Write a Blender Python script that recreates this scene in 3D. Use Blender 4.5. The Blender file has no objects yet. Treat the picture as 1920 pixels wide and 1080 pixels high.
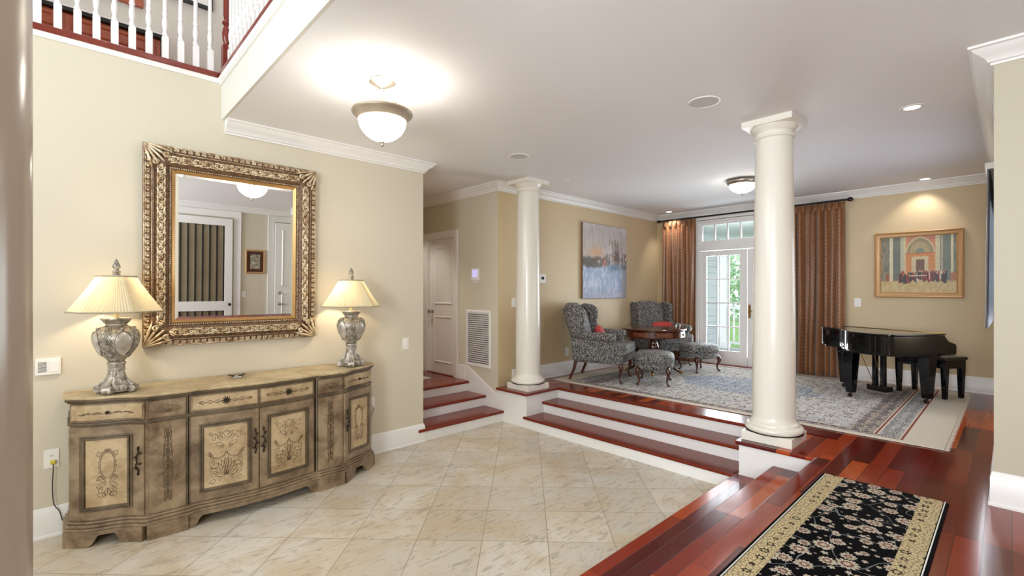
import bpy, bmesh, math, random
import numpy as np
from mathutils import Vector, Matrix
random.seed(4)
PI = math.pi
sc = bpy.context.scene
# ------------------------------------------------------------------ camera
EYE = 1.65
FOC = 885.0
cd = bpy.data.cameras.new('camera'); cam = bpy.data.objects.new('camera', cd); sc.collection.objects.link(cam)
cam.location = (0, 0, EYE)
cam.rotation_euler = (math.radians(90), 0, math.radians(-43.33))
cd.sensor_width = 36; cd.lens = FOC / 1920 * 36; cd.shift_y = 7 / 1920; cd.clip_start = 0.02
sc.camera = cam
# ------------------------------------------------------------------ view
sc.view_settings.view_transform = 'Standard'; sc.view_settings.look = 'None'
sc.view_settings.exposure = 0.10; sc.view_settings.gamma = 1.0
sc.view_settings.use_curve_mapping = False
sc.cycles.max_bounces = 7; sc.cycles.diffuse_bounces = 5; sc.cycles.glossy_bounces = 4
sc.cycles.transmission_bounces = 6; sc.cycles.caustics_reflective = False; sc.cycles.caustics_refractive = False
sc.cycles.sample_clamp_indirect = 6; sc.cycles.use_adaptive_sampling = True; sc.cycles.adaptive_threshold = 0.03
sc.cycles.use_denoising = True
# ------------------------------------------------------------------ world: bright overcast sky
w = bpy.data.worlds.new('world'); sc.world = w; w.use_nodes = True
bg = w.node_tree.nodes['Background']; bg.inputs[0].default_value = (0.80, 0.90, 1.0, 1); bg.inputs[1].default_value = 2.8
# ------------------------------------------------------------------ lights: daylight and added fill
def lamp(name, typ, loc, power, col=(1, 1, 1), size=0.1, rot=None, parent=None, size_y=None, spot=None, blend=0.5):
    l = bpy.data.lights.new(name, typ); l.energy = power; l.color = col
    if typ == 'AREA':
        l.size = size
        if size_y: l.shape = 'RECTANGLE'; l.size_y = size_y
    else: l.shadow_soft_size = size
    if spot: l.spot_size = math.radians(spot); l.spot_blend = blend
    o = bpy.data.objects.new(name, l); sc.collection.objects.link(o); o.location = loc
    if rot: o.rotation_euler = rot
    if parent: o.parent = parent
    return o
WARM = (1.0, 0.80, 0.55); NEUT = (1.0, 0.93, 0.84); DAY = (0.88, 0.94, 1.0)
# added fill lamps behind the camera, at window openings made up for them
lamp('foyer_fill_light', 'AREA', (-2.52, 2.9, 3.6), 70, DAY, 2.2, (0, math.radians(-90), 0), size_y=3.0)
lamp('hallway_fill_light', 'AREA', (-2.52, -0.3, 2.0), 290, DAY, 1.8, (0, math.radians(-112), 0), size_y=1.8)  # added fill, aimed upward to brighten the ceiling
lamp('side_window_daylight', 'AREA', (6.1, 0.19, 1.75), 55, DAY, 1.3, (math.radians(-90), 0, 0), size_y=1.1)
lamp('garden_door_daylight', 'AREA', (8.16, 2.97, 1.62), 120, DAY, 2.1, (0, math.radians(94), 0), size_y=1.5)

# ------------------------------------------------------------------ helpers
def lin(c):
    return c / 12.92 if c <= 0.04045 else ((c + 0.055) / 1.055) ** 2.4
def rgb(r, g, b): return (lin(r / 255), lin(g / 255), lin(b / 255), 1)
class NT:
    def __init__(s, name):
        s.m = bpy.data.materials.new(name); s.m.use_nodes = True; s.t = s.m.node_tree
        s.b = s.t.nodes['Principled BSDF']; s.out = s.t.nodes['Material Output']
    def n(s, typ, props=None, **ins):
        nd = s.t.nodes.new(typ)
        for k, v in (props or {}).items(): setattr(nd, k, v)
        for k, v in ins.items():
            key = int(k[1:]) if k[0] == 'i' and k[1:].isdigit() else k.replace('_', ' ')
            s.set(nd.inputs[key], v)
        return nd
    def set(s, sock, v):
        if isinstance(v, bpy.types.NodeSocket): s.t.links.new(v, sock)
        elif isinstance(v, bpy.types.Node): s.t.links.new(v.outputs[0], sock)
        else: sock.default_value = v
    def math(s, op, a, b=0.0, c=0.0):
        return s.n('ShaderNodeMath', {'operation': op}, i0=a, i1=b, i2=c).outputs[0]
    def mix(s, f, a, b, blend='MIX'):
        nd = s.n('ShaderNodeMix', {'data_type': 'RGBA', 'blend_type': blend})
        s.set(nd.inputs[0], f); s.set(nd.inputs[6], a); s.set(nd.inputs[7], b)
        return nd.outputs[2]
    def ramp(s, f, stops, interp='LINEAR'):
        nd = s.n('ShaderNodeValToRGB'); nd.color_ramp.interpolation = interp
        cr = nd.color_ramp
        while len(cr.elements) < len(stops): cr.elements.new(0.5)
        for e, (p, c) in zip(cr.elements, stops):
            e.position = p; e.color = c if len(c) == 4 else (*c, 1)
        s.set(nd.inputs[0], f); return nd.outputs[0]
    def coord(s, scale=(1, 1, 1), rot=(0, 0, 0), loc=(0, 0, 0)):
        tc = s.n('ShaderNodeTexCoord')
        mp = s.n('ShaderNodeMapping'); s.set(mp.inputs[0], tc.outputs['Object'])
        mp.inputs['Scale'].default_value = scale; mp.inputs['Rotation'].default_value = rot; mp.inputs['Location'].default_value = loc
        return mp.outputs[0]
    def noise(s, vec, scale, detail=3, rough=0.5, dist=0.0):
        return s.n('ShaderNodeTexNoise', None, Vector=vec, Scale=scale, Detail=detail, Roughness=rough, Distortion=dist).outputs[0]
    def bump(s, h, strength=0.3, dist=0.01):
        nd = s.n('ShaderNodeBump', None, Height=h, Strength=strength, Distance=dist)
        s.set(s.b.inputs['Normal'], nd.outputs[0])
    def base(s, col=None, rough=None, metal=None, coat=None):
        if col is not None: s.set(s.b.inputs['Base Color'], col)
        if rough is not None: s.set(s.b.inputs['Roughness'], rough)
        if isinstance(rough, float) and rough >= .9: s.b.inputs['Specular IOR Level'].default_value = .08
        if metal is not None: s.set(s.b.inputs['Metallic'], metal)
        if coat is not None: s.set(s.b.inputs['Coat Weight'], coat)
        return s.m
def paint(name, col, rough=0.5, var=0.03, scale=3.0, metal=0.0, bump=0.0):
    t = NT(name); v = t.coord(); f = t.noise(v, scale, 3)
    dark = tuple(max(0, c * (1 - var * 3)) for c in col[:3]) + (1,)
    t.base(t.mix(f, dark, col), rough, metal)
    if bump: t.bump(t.noise(v, 90, 2), bump, 0.002)
    return t.m

class MB:
    """collects shapes, links them as ONE mesh object"""
    def __init__(s): s.v = []; s.f = []
    def add(s, vs, fs):
        k = len(s.v); s.v += [tuple(p) for p in vs]; s.f += [tuple(i + k for i in f) for f in fs]; return s
    def box(s, x0, x1, y0, y1, z0, z1, M=None):
        vs = [(x, y, z) for z in (z0, z1) for y in (y0, y1) for x in (x0, x1)]
        if M: vs = [tuple(M @ Vector(p)) for p in vs]
        return s.add(vs, [(0, 2, 3, 1), (4, 5, 7, 6), (0, 1, 5, 4), (2, 6, 7, 3), (0, 4, 6, 2), (1, 3, 7, 5)])
    def prism(s, poly, z0, z1, M=None):
        n = len(poly); vs = [(x, y, z0) for x, y in poly] + [(x, y, z1) for x, y in poly]
        if M: vs = [tuple(M @ Vector(p)) for p in vs]
        return s.add(vs, [tuple(range(n))[::-1], tuple(range(n, 2 * n))] + [(i, (i + 1) % n, n + (i + 1) % n, n + i) for i in range(n)])
    def lathe(s, prof, seg=32, c=(0, 0, 0), rfun=None, M=None, caps=True):
        vs = []; fs = []
        for r, z in prof:
            for i in range(seg):
                a = 2 * PI * i / seg; rr = r * (rfun(a, z) if rfun else 1)
                p = Vector((c[0] + rr * math.cos(a), c[1] + rr * math.sin(a), c[2] + z)); vs.append(tuple(M @ p) if M else tuple(p))
        for j in range(len(prof) - 1):
            for i in range(seg):
                k = (i + 1) % seg; fs.append((j * seg + i, j * seg + k, (j + 1) * seg + k, (j + 1) * seg + i))
        if caps: fs += [tuple(range(seg))[::-1], tuple(range((len(prof) - 1) * seg, len(prof) * seg))]
        return s.add(vs, fs)
    def tube(s, pts, r, seg=8, closed=False, flat=None):
        pts = [Vector(p) for p in pts]; n = len(pts)
        rs = r if isinstance(r, (list, tuple)) else [r] * n
        vs = []; fs = []; up = None
        for i, p in enumerate(pts):
            if closed: d = pts[(i + 1) % n] - pts[i - 1]
            else: d = pts[min(i + 1, n - 1)] - pts[max(i - 1, 0)]
            if d.length < 1e-9: d = Vector((0, 0, 1))
            d.normalize()
            if up is None: up = Vector((0, 0, 1)) if abs(d.z) < 0.9 else Vector((1, 0, 0))
            a = d.cross(up)
            if a.length < 1e-4: a = d.cross(Vector((0.3, 1, 0.2)))
            a.normalize(); b = a.cross(d).normalized(); up = b
            for k in range(seg):
                t = 2 * PI * k / seg + PI / seg
                vs.append(tuple(p + (a * math.cos(t) + b * math.sin(t)) * rs[i]))
        m = n if closed else n - 1
        for i in range(m):
            for k in range(seg):
                l = (k + 1) % seg; j = (i + 1) % n
                fs.append((i * seg + k, i * seg + l, j * seg + l, j * seg + k))
        if not closed: fs += [tuple(range(seg))[::-1], tuple(range((n - 1) * seg, n * seg))]
        return s.add(vs, fs)
    def ball(s, c, r, seg=12, rings=8):
        if not isinstance(r, (tuple, list)): r = (r, r, r)
        vs = [(c[0], c[1], c[2] - r[2])]; fs = []
        for j in range(1, rings):
            t = -PI / 2 + PI * j / rings
            for i in range(seg):
                a = 2 * PI * i / seg; vs.append((c[0] + r[0] * math.cos(t) * math.cos(a), c[1] + r[1] * math.cos(t) * math.sin(a), c[2] + r[2] * math.sin(t)))
        vs.append((c[0], c[1], c[2] + r[2])); top = len(vs) - 1
        for i in range(seg):
            k = (i + 1) % seg; fs.append((0, 1 + k, 1 + i)); fs.append((top, top - seg + i, top - seg + k))
            for j in range(rings - 2): fs.append((1 + j * seg + i, 1 + j * seg + k, 1 + (j + 1) * seg + k, 1 + (j + 1) * seg + i))
        return s.add(vs, fs)
    def sweep(s, path, prof, to3, closed=False):
        """path: 2D points; prof: (offset to the left of travel, height); to3(x, y, h)"""
        n = len(path); P2 = [Vector(p) for p in path]; m = len(prof); vs = []; fs = []
        for i in range(n):
            a = (P2[i] - P2[i - 1]) if (i > 0 or closed) else (P2[1] - P2[0])
            b = (P2[(i + 1) % n] - P2[i]) if (i < n - 1 or closed) else a
            a.normalize(); b.normalize()
            na = Vector((-a.y, a.x)); nb = Vector((-b.y, b.x)); mt = na + nb
            mt = mt / max(1e-6, mt.dot(na)) if mt.length > 1e-6 else na
            for o, h in prof: q = P2[i] + mt * o; vs.append(to3(q.x, q.y, h))
        for i in range(n if closed else n - 1):
            j = (i + 1) % n
            for k in range(m): l = (k + 1) % m; fs.append((i * m + k, j * m + k, j * m + l, i * m + l))
        if not closed: fs += [tuple(range(m)), tuple(range((n - 1) * m, n * m))[::-1]]
        return s.add(vs, fs)
    def grid(s, fn, nu, nv, closed_u=False):
        vs = [fn(i / (nu - (0 if closed_u else 1)), j / (nv - 1)) for j in range(nv) for i in range(nu)]; fs = []
        for j in range(nv - 1):
            for i in range(nu if closed_u else nu - 1):
                k = (i + 1) % nu; fs.append((j * nu + i, j * nu + k, (j + 1) * nu + k, (j + 1) * nu + i))
        return s.add(vs, fs)
    def build(s, name, m=None, parent=None, smooth=False, bevel=0, seg=2, sub=0, thick=0, kind=None, label=None, off=None, ang=None):
        me = bpy.data.meshes.new(name)
        vs = s.v if not off else [(p[0] - off[0], p[1] - off[1], p[2] - off[2]) for p in s.v]
        me.from_pydata(vs, [], s.f); me.update()
        bm = bmesh.new(); bm.from_mesh(me); bmesh.ops.recalc_face_normals(bm, faces=bm.faces); bm.to_mesh(me); bm.free()
        o = bpy.data.objects.new(name, me); sc.collection.objects.link(o)
        if m: me.materials.append(m)
        if smooth:
            me.shade_smooth() if hasattr(me, 'shade_smooth') else [setattr(p, 'use_smooth', True) for p in me.polygons]
            if ang is not None: me.set_sharp_from_angle(angle=math.radians(ang))
        if thick: md = o.modifiers.new('solid', 'SOLIDIFY'); md.thickness = thick; md.offset = 0
        if bevel: md = o.modifiers.new('bevel', 'BEVEL'); md.width = bevel; md.segments = seg; md.limit_method = 'ANGLE'; md.angle_limit = math.radians(35)
        if sub: md = o.modifiers.new('sub', 'SUBSURF'); md.levels = sub; md.render_levels = sub
        if bevel and not smooth:
            for p in me.polygons: p.use_smooth = True
            wn = o.modifiers.new('wn', 'WEIGHTED_NORMAL'); wn.keep_sharp = True
        if parent: o.parent = parent
        if kind: o['kind'] = kind
        if label: o['label'] = label
        return o
def thing(name, label, cat, loc=(0, 0, 0), rz=0, group=None, kind=None):
    o = bpy.data.objects.new(name, None); sc.collection.objects.link(o); o.empty_display_size = 0.1
    o.location = loc; o.rotation_euler = (0, 0, rz)
    if kind: o['kind'] = kind
    else: o['label'] = label; o['category'] = cat
    if group: o['group'] = group
    return o
def tag(o, label, cat, group=None):
    o['label'] = label; o['category'] = cat
    if group: o['group'] = group
    return o
def dup(o, loc=None, rz=None, parent=None, label=None):
    c = o.copy(); sc.collection.objects.link(c)
    if parent: c.parent = parent
    if loc is not None: c.location = loc
    if rz is not None: c.rotation_euler = (0, 0, rz)
    if label: c['label'] = label
    for ch in list(o.children): dup(ch, parent=c)
    return c
ident = lambda x, y, h: (x, y, h)
def vert_x(x0): return lambda a, b, h: (x0 + h, a, b)      # plane across Y,Z; h along X
def vert_y(y0): return lambda a, b, h: (a, y0 + h, b)      # plane across X,Z; h along Y

# ------------------------------------------------------------------ materials
M = {}
M['wall'] = paint('cream_wall_paint', rgb(212, 204, 184), 0.55, 0.012, 0.6, bump=0.05)
M['wall2'] = paint('tan_wall_paint', rgb(208, 187, 150), 0.5, 0.012, 0.6, bump=0.05)  # cream walls in lower light; that dimness is put into this colour
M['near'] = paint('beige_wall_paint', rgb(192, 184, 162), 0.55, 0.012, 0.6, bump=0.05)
M['ceil'] = paint('ceiling_paint', rgb(238, 238, 240), 0.8, 0.006, 1.0)
M['white'] = paint('white_trim_paint', rgb(238, 236, 233), 0.35, 0.008, 2.0)
M['column'] = paint('column_gloss_paint', rgb(236, 231, 220), 0.22, 0.008, 2.0)
M['soffit'] = paint('soffit_paint', rgb(216, 214, 204), 0.6, 0.01, 1.0)
M['taupe'] = paint('shaded_column_paint', rgb(176, 162, 146), 0.2, 0.01, 2.0)  # white column paint darkened, its shade put into the colour
M['grey'] = paint('grey_upper_wall', rgb(214, 208, 198), 0.6, 0.01, 1.0)
M['black'] = paint('black_metal', rgb(22, 20, 19), 0.4, 0.05, 20)
M['bronze'] = paint('dark_bronze', rgb(58, 46, 36), 0.42, 0.15, 40, metal=0.6)
M['nickel'] = paint('brushed_nickel', rgb(190, 182, 168), 0.3, 0.03, 20, metal=0.9)
M['brass'] = paint('aged_brass', rgb(170, 130, 70), 0.35, 0.1, 20, metal=0.9)
M['plate'] = paint('switch_plastic', rgb(240, 238, 232), 0.4, 0.01, 5)
M['dark'] = paint('dark_gap', rgb(30, 26, 22), 0.7, 0.1, 20)
def wood_planks(name, rot=0.0, wid=0.100, lng=0.9, stops=None, off=(0, 0, 0)):
    t = NT(name); v = t.coord(rot=(0, 0, rot), loc=off)
    br = t.n('ShaderNodeTexBrick', {'offset': 0.37, 'offset_frequency': 1}, Vector=v, Color1=(0, 0, 0, 1), Color2=(1, 1, 1, 1), Mortar=(0.5, 0.5, 0.5, 1), Scale=1.0, Mortar_Size=0.0012, Mortar_Smooth=0.2, Bias=0.0, Brick_Width=lng, Row_Height=wid)
    col = t.ramp(br.outputs[0], stops or [(0.0, rgb(78, 14, 10)), (0.35, rgb(108, 24, 14)), (0.65, rgb(148, 46, 18)), (0.88, rgb(186, 76, 28)), (1.0, rgb(204, 92, 34))])
    g = t.coord(scale=(2.5, 42, 2.5), rot=(0, 0, rot))
    gr = t.noise(g, 1.0, 5, 0.6, 0.8)
    col = t.mix(t.math('MULTIPLY', gr, 0.45), col, rgb(58, 14, 8))
    col = t.mix(br.outputs[1], col, rgb(30, 8, 5))
    t.base(col, t.math('MULTIPLY_ADD', gr, 0.10, 0.13), 0.0, 0.10)
    t.b.inputs['Specular IOR Level'].default_value = 0.26
    t.b.inputs['Coat Roughness'].default_value = 0.06
    h = t.math('MULTIPLY', br.outputs[1], -1.0)
    t.bump(t.math('ADD', h, t.math('MULTIPLY', t.noise(t.coord(), 6.0, 2), 0.25)), 0.25, 0.002)
    return t.m
M['plank'] = wood_planks('cherry_plank_floor')
M['tread'] = wood_planks('cherry_stair_tread', rot=PI / 2, wid=0.34, lng=6.0, stops=[(0, rgb(118, 40, 18)), (1, rgb(150, 58, 28))])
M['treadx'] = wood_planks('cherry_hall_tread', rot=0, wid=0.40, lng=6.0, stops=[(0, rgb(128, 42, 18)), (1, rgb(160, 62, 30))])
def wood(name, c1, c2, rough=0.3, scale=8, coat=0.2, axis=(1, 1, 8)):
    t = NT(name); v = t.coord(scale=axis); f = t.noise(v, scale, 4, 0.6, 1.0)
    t.base(t.mix(f, c1, c2), rough, 0, coat); return t.m
M['mahog'] = wood('dark_mahogany', rgb(38, 14, 8), rgb(92, 38, 20), 0.22, 6, 0.5, (6, 6, 1))
M['cherry'] = wood('cherry_furniture', rgb(140, 60, 34), rgb(184, 92, 54), 0.3, 6, 0.3)
M['rail'] = wood('cherry_rail', rgb(98, 30, 20), rgb(136, 52, 36), 0.25, 6, 0.3, (4, 4, 4))
M['ebony'] = paint('piano_lacquer', rgb(9, 9, 11), 0.06, 0.0, 2)
M['gold'] = paint('gilt_frame', rgb(206, 162, 112), 0.42, 0.08, 30, metal=0.2)
M['glass'] = NT('window_glass').m
def glassy(m, rough=0.0, tint=(1, 1, 1, 1)):
    nt = m.node_tree; nt.nodes.clear(); o = nt.nodes.new('ShaderNodeOutputMaterial')
    tr = nt.nodes.new('ShaderNodeBsdfTransparent'); tr.inputs[0].default_value = tint
    gl = nt.nodes.new('ShaderNodeBsdfGlossy'); gl.inputs['Roughness'].default_value = rough
    fr = nt.nodes.new('ShaderNodeFresnel'); fr.inputs[0].default_value = 1.45
    mx = nt.nodes.new('ShaderNodeMixShader')
    nt.links.new(fr.outputs[0], mx.inputs[0]); nt.links.new(tr.outputs[0], mx.inputs[1]); nt.links.new(gl.outputs[0], mx.inputs[2]); nt.links.new(mx.outputs[0], o.inputs[0])
glassy(M['glass'], 0.02, (0.975, 0.985, 0.985, 1))
def glow(name, col, strength):
    t = NT(name); t.base((0.9, 0.88, 0.84, 1), 0.4)
    t.b.inputs['Emission Color'].default_value = col; t.b.inputs['Emission Strength'].default_value = strength; return t.m
M['bowl'] = glow('lit_alabaster_bowl', (1, 0.94, 0.84, 1), 20)
M['lens'] = glow('lit_downlight_lens', (1, 0.95, 0.88, 1), 4.0)
# stone tile
def tile_mat():
    t = NT('limestone_tile'); S = 0.435
    v = t.coord(rot=(0, 0, math.radians(45)), loc=(0.289, -0.0744, 0))
    br = t.n('ShaderNodeTexBrick', {'offset': 0.0, 'offset_frequency': 1}, Vector=v, Color1=(0, 0, 0, 1), Color2=(1, 1, 1, 1), Mortar=(0.5, 0.5, 0.5, 1), Scale=1.0, Mortar_Size=0.003, Mortar_Smooth=0.1, Bias=0.0, Brick_Width=S, Row_Height=S)
    col = t.ramp(br.outputs[0], [(0, rgb(198, 190, 175)), (0.5, rgb(211, 204, 190)), (1, rgb(221, 215, 203))])
    w_ = t.noise(t.coord(), 1.7, 5, 0.62, 1.2)
    col = t.mix(t.ramp(w_, [(0.42, (0, 0, 0, 1)), (0.62, (0.75, 0.75, 0.75, 1))]), col, rgb(200, 182, 150))
    vn = t.noise(t.coord(scale=(2.2, 9, 1), rot=(0, 0, math.radians(52))), 2.4, 6, 0.72, 1.5)
    col = t.mix(t.ramp(vn, [(0.54, (0, 0, 0, 1)), (0.62, (0.6, 0.6, 0.6, 1)), (0.70, (0.15, 0.15, 0.15, 1))]), col, rgb(140, 126, 104))
    col = t.mix(br.outputs[1], col, rgb(160, 146, 122))
    t.base(col, t.math('MULTIPLY_ADD', w_, 0.2, 0.22))
    t.bump(t.math('ADD', t.math('MULTIPLY', br.outputs[1], -1.0), t.math('MULTIPLY', vn, 0.3)), 0.2, 0.003)
    return t.m
M['tile'] = tile_mat()
def fabric_speckle():
    t = NT('black_ivory_speckled_fabric'); v = t.coord()
    f = t.noise(v, 80, 1, 0.4, 1.2)
    col = t.ramp(f, [(0.50, rgb(20, 20, 24)), (0.56, rgb(160, 156, 150))])
    t.base(col, 0.6); t.b.inputs['Sheen Weight'].default_value = 0.08
    t.bump(t.noise(v, 160, 2), 0.2, 0.002); return t.m
M['speckle'] = fabric_speckle()
M['red'] = paint('coral_red_fabric', rgb(190, 58, 50), 0.7, 0.08, 40)
def curtain_mat():
    t = NT('copper_damask_fabric'); v = t.coord(scale=(1, 1, 1))
    vo = t.n('ShaderNodeTexVoronoi', {'distance': 'CHEBYCHEV'}, Vector=t.coord(rot=(math.radians(45), 0, 0)), Scale=26.0, Randomness=0.15)
    f = t.ramp(vo.outputs[0], [(0.2, (0, 0, 0, 1)), (0.42, (1, 1, 1, 1))])
    n2 = t.noise(v, 7, 4)
    col = t.mix(f, rgb(176, 118, 66), rgb(130, 82, 42)); col = t.mix(t.math('MULTIPLY', n2, 0.4), col, rgb(84, 44, 22))
    t.base(col, 0.30); t.b.inputs['Sheen Weight'].default_value = 0.4; t.bump(f, 0.15, 0.002); return t.m
M['curtain'] = curtain_mat()
def distressed(name, light, dark, amt=0.5):
    t = NT(name); v = t.coord()
    a = t.noise(v, 5.5, 6, 0.68, 0.4); b = t.noise(t.coord(scale=(1, 1, 3)), 26, 4, 0.7)
    col = t.mix(t.ramp(a, [(0.38, (0, 0, 0, 1)), (0.66, (amt, amt, amt, 1))]), light, dark)
    col = t.mix(t.ramp(b, [(0.58, (0, 0, 0, 1)), (0.75, (0.6, 0.6, 0.6, 1))]), col, rgb(70, 56, 40))
    t.base(col, 0.42); t.bump(b, 0.15, 0.003); return t.m
M['sb'] = distressed('antiqued_taupe_paint', rgb(158, 138, 110), rgb(88, 66, 45), 0.9)
M['sbl'] = distressed('antiqued_cream_panel', rgb(196, 174, 138), rgb(146, 120, 82), 0.8)
M['sbd'] = distressed('antiqued_dark_moulding', rgb(112, 96, 74), rgb(56, 44, 32), 0.8)
M['sbtop'] = distressed('antiqued_cream_top', rgb(196, 178, 140), rgb(140, 118, 84), 0.8)
M['carve'] = paint('carved_line_stain', rgb(104, 84, 58), 0.5, 0.2, 30)
def antique_silver(name, hi, lo, rough=0.35, metal=0.4, sc_=38):
    t = NT(name); v = t.coord(); a = t.noise(v, sc_, 4, 0.65, 0.6)
    t.base(t.mix(t.ramp(a, [(0.36, (0, 0, 0, 1)), (0.62, (1, 1, 1, 1))]), lo, hi), rough, metal)
    t.bump(a, 0.3, 0.004); return t.m
M['silver'] = antique_silver('antique_silver_resin', rgb(196, 188, 174), rgb(112, 104, 92))
M['frame_hi'] = antique_silver('champagne_carved_gesso', rgb(228, 212, 182), rgb(160, 128, 92), 0.34, 0.25, 22)
M['frame_lo'] = antique_silver('umber_frame_ground', rgb(128, 98, 68), rgb(64, 44, 30), 0.5, 0.15, 60)
# ------------------------------------------------------------------ SETTING
ZT, ZC = 0.42, 3.06
XW, YL, XF, YR, YB, XN = 4.06, 4.46, 8.03, 0.073, -1.55, -2.6   # planes of the walls
def struct(mb, name, m, **k): return mb.build(name, m, kind='structure', **k)
struct(MB().box(XN, 4.35, 1.58, YL + .02, -0.1, 0), 'floor', M['tile'])
f2 = MB()
f2.box(XN, 8.2, YB, 0.985, 0.0, ZT); f2.box(4.69, 8.2, 0.985, 4.60, 0.2, ZT); f2.box(4.63, 4.70, 4.05, 4.60, .2, ZT); f2.box(2.7, 4.1, 5.18, 7.4, 0.2, ZT)
struct(f2, 'floor', M['plank'])
# left wall (mirror wall) with its free end, up to the gallery
struct(MB().box(XN, 2.86, YL, YL + .14, 0, 3.37), 'wall_left', M['wall'])
struct(MB().box(2.72, 2.86, YL + .14, 7.4, 0, ZC), 'wall_hall_left', M['wall2'])
struct(MB().box(2.72, 4.2, 7.4, 7.5, 0, ZC), 'wall_hall_back', M['wall2'])
# hall wall with the door opening
wr = MB(); wr.box(XW, XW + .12, 4.572, 5.51, 0, ZC); wr.box(XW, XW + .12, 6.24, 7.4, 0, ZC); wr.box(XW, XW + .12, 5.51, 6.24, 2.45, ZC)
struct(wr, 'wall_hall_right', M['wall'])
struct(MB().box(XW + .0005, 8.2, 4.56, 4.70, 0, ZC), 'wall_alcove', M['wall2'])
wf = MB(); wf.box(XF, XF + .16, 3.80, 4.56, 0.2, ZC); wf.box(XF, XF + .16, YR, 2.14, 0.2, ZC); wf.box(XF, XF + .16, 2.14, 3.80, 2.88, ZC)
struct(wf, 'wall_far', M['wall2'])
# right wall of the sitting room, with a window opening
wq = MB(); wq.box(3.89, 5.3, -0.12, YR, 0.2, ZC); wq.box(6.9, 8.2, -0.12, YR, 0.2, ZC); wq.box(5.3, 6.9, -0.12, YR, 0.2, 1.15); wq.box(5.3, 6.9, -0.12, YR, 2.45, ZC)
struct(wq, 'wall_right', M['wall2'])
nr = MB(); nr.box(3.886, 4.05, YB, -0.12, 0.2, ZC); nr.box(3.886, 3.8899, -0.12, YR, 0.2, ZC)
struct(nr, 'wall_near_right', M['near'])
wb = MB(); wb.box(XN, 4.05, YB - .12, YB, 0.2, ZC); wb.box(XN, 0.945, YB - .12, YB, ZC, 6.1)
struct(wb, 'wall_back', M['wall'])
# front wall, unseen, with two window openings added for the fill lamps
wn = MB(); wn.box(XN - .15, XN, YB, -1.2, 0, 6.1); wn.box(XN - .15, XN, 0.6, 1.7, 0, 6.1); wn.box(XN - .15, XN, 4.1, 4.46, 0, 6.1)
wn.box(XN - .15, XN, -1.2, 0.6, 0, 1.1); wn.box(XN - .15, XN, -1.2, 0.6, 2.9, 6.1); wn.box(XN - .15, XN, 1.7, 4.1, 0, 2.1); wn.box(XN - .15, XN, 1.7, 4.1, 5.1, 6.1)
struct(wn, 'wall_front', M['wall'])
def window_unit(n, x, y0, y1, z0, z1, nx, nz):
    t = thing('window_%d' % n, None, None, (x, (y0 + y1) / 2, z0), kind='structure')
    a, b = (y1 - y0) / 2, z1 - z0; f = MB()
    f.sweep([(-a, 0), (a, 0), (a, b), (-a, b)], [(0, -.05), (.06, -.05), (.06, .05), (0, .05)], vert_x(0), True)
    f.build('window_frame', M['white'], t, bevel=.004)
    g = MB()
    for i in range(1, nx): y = -a + 2 * a * i / nx; g.box(-.015, .015, y - .012, y + .012, .05, b - .05)
    for i in range(1, nz): z = b * i / nz; g.box(-.014, .014, -a + .05, a - .05, z - .012, z + .012)
    g.build('glazing_bars', M['white'], t)
    MB().box(-.003, .003, -a + .05, a - .05, .05, b - .05).build('pane', M['glass'], t)
    return t
window_unit(1, XN - .08, 1.7, 4.1, 2.1, 5.1, 4, 6)  # unseen window, made up to carry the foyer fill lamp
window_unit(2, XN - .08, -1.2, 0.6, 1.1, 2.9, 3, 3)  # unseen window, made up to carry the hallway fill lamp
# ceilings
c = MB(); c.box(0.945, 8.2, YB, 4.60, ZC, ZC + .06); c.box(2.70, 4.2, 4.60, 7.5, ZC, ZC + .06)
struct(c, 'ceiling', M['ceil'])
c = MB(); c.box(0.945, 2.6, YB, YL, ZC + .06, 3.40); c.box(XN, 2.6, YL + .0, 5.75, 3.371, 3.40)
struct(c, 'floor', M['plank'])
struct(MB().box(0.925, 0.945, YB, YL, ZC, 3.372), 'trim_1', M['soffit'])
struct(MB().box(XN, 2.7, YB, 5.8, 6.1, 6.2), 'ceiling', M['ceil'])
struct(MB().box(XN, 2.6, 5.60, 5.75, 3.40, 6.1), 'wall_gallery_back', M['grey'])
struct(MB().box(2.45, 2.6, YB, 5.60, 3.40, 6.1), 'wall_gallery_side', M['grey'])
struct(MB().box(XN - .15, XN, YL, 5.75, 3.40, 6.1), 'wall_gallery_end', M['grey'])
# crown mouldings
CROWN = [(0, 0), (.105, 0), (.105, -.014), (.092, -.018), (.080, -.034), (.055, -.052), (.034, -.070), (.026, -.088), (.014, -.092), (.014, -.106), (0, -.106)]
def crown(n, path, z=ZC, sgn=1, prof=CROWN):
    struct(MB().sweep(path, [(o * sgn, h) for o, h in prof], lambda x, y, h: (x, y, z + h)), 'trim_%d' % n, M['white'], smooth=True, ang=30)
crown(2, [(0.95, YL), (2.86, YL), (2.86, 7.4), (XW, 7.4), (XW, 4.56), (XF, 4.56), (XF, YR), (3.89, YR), (3.89, YB), (0.95, YB)], sgn=-1)
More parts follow.
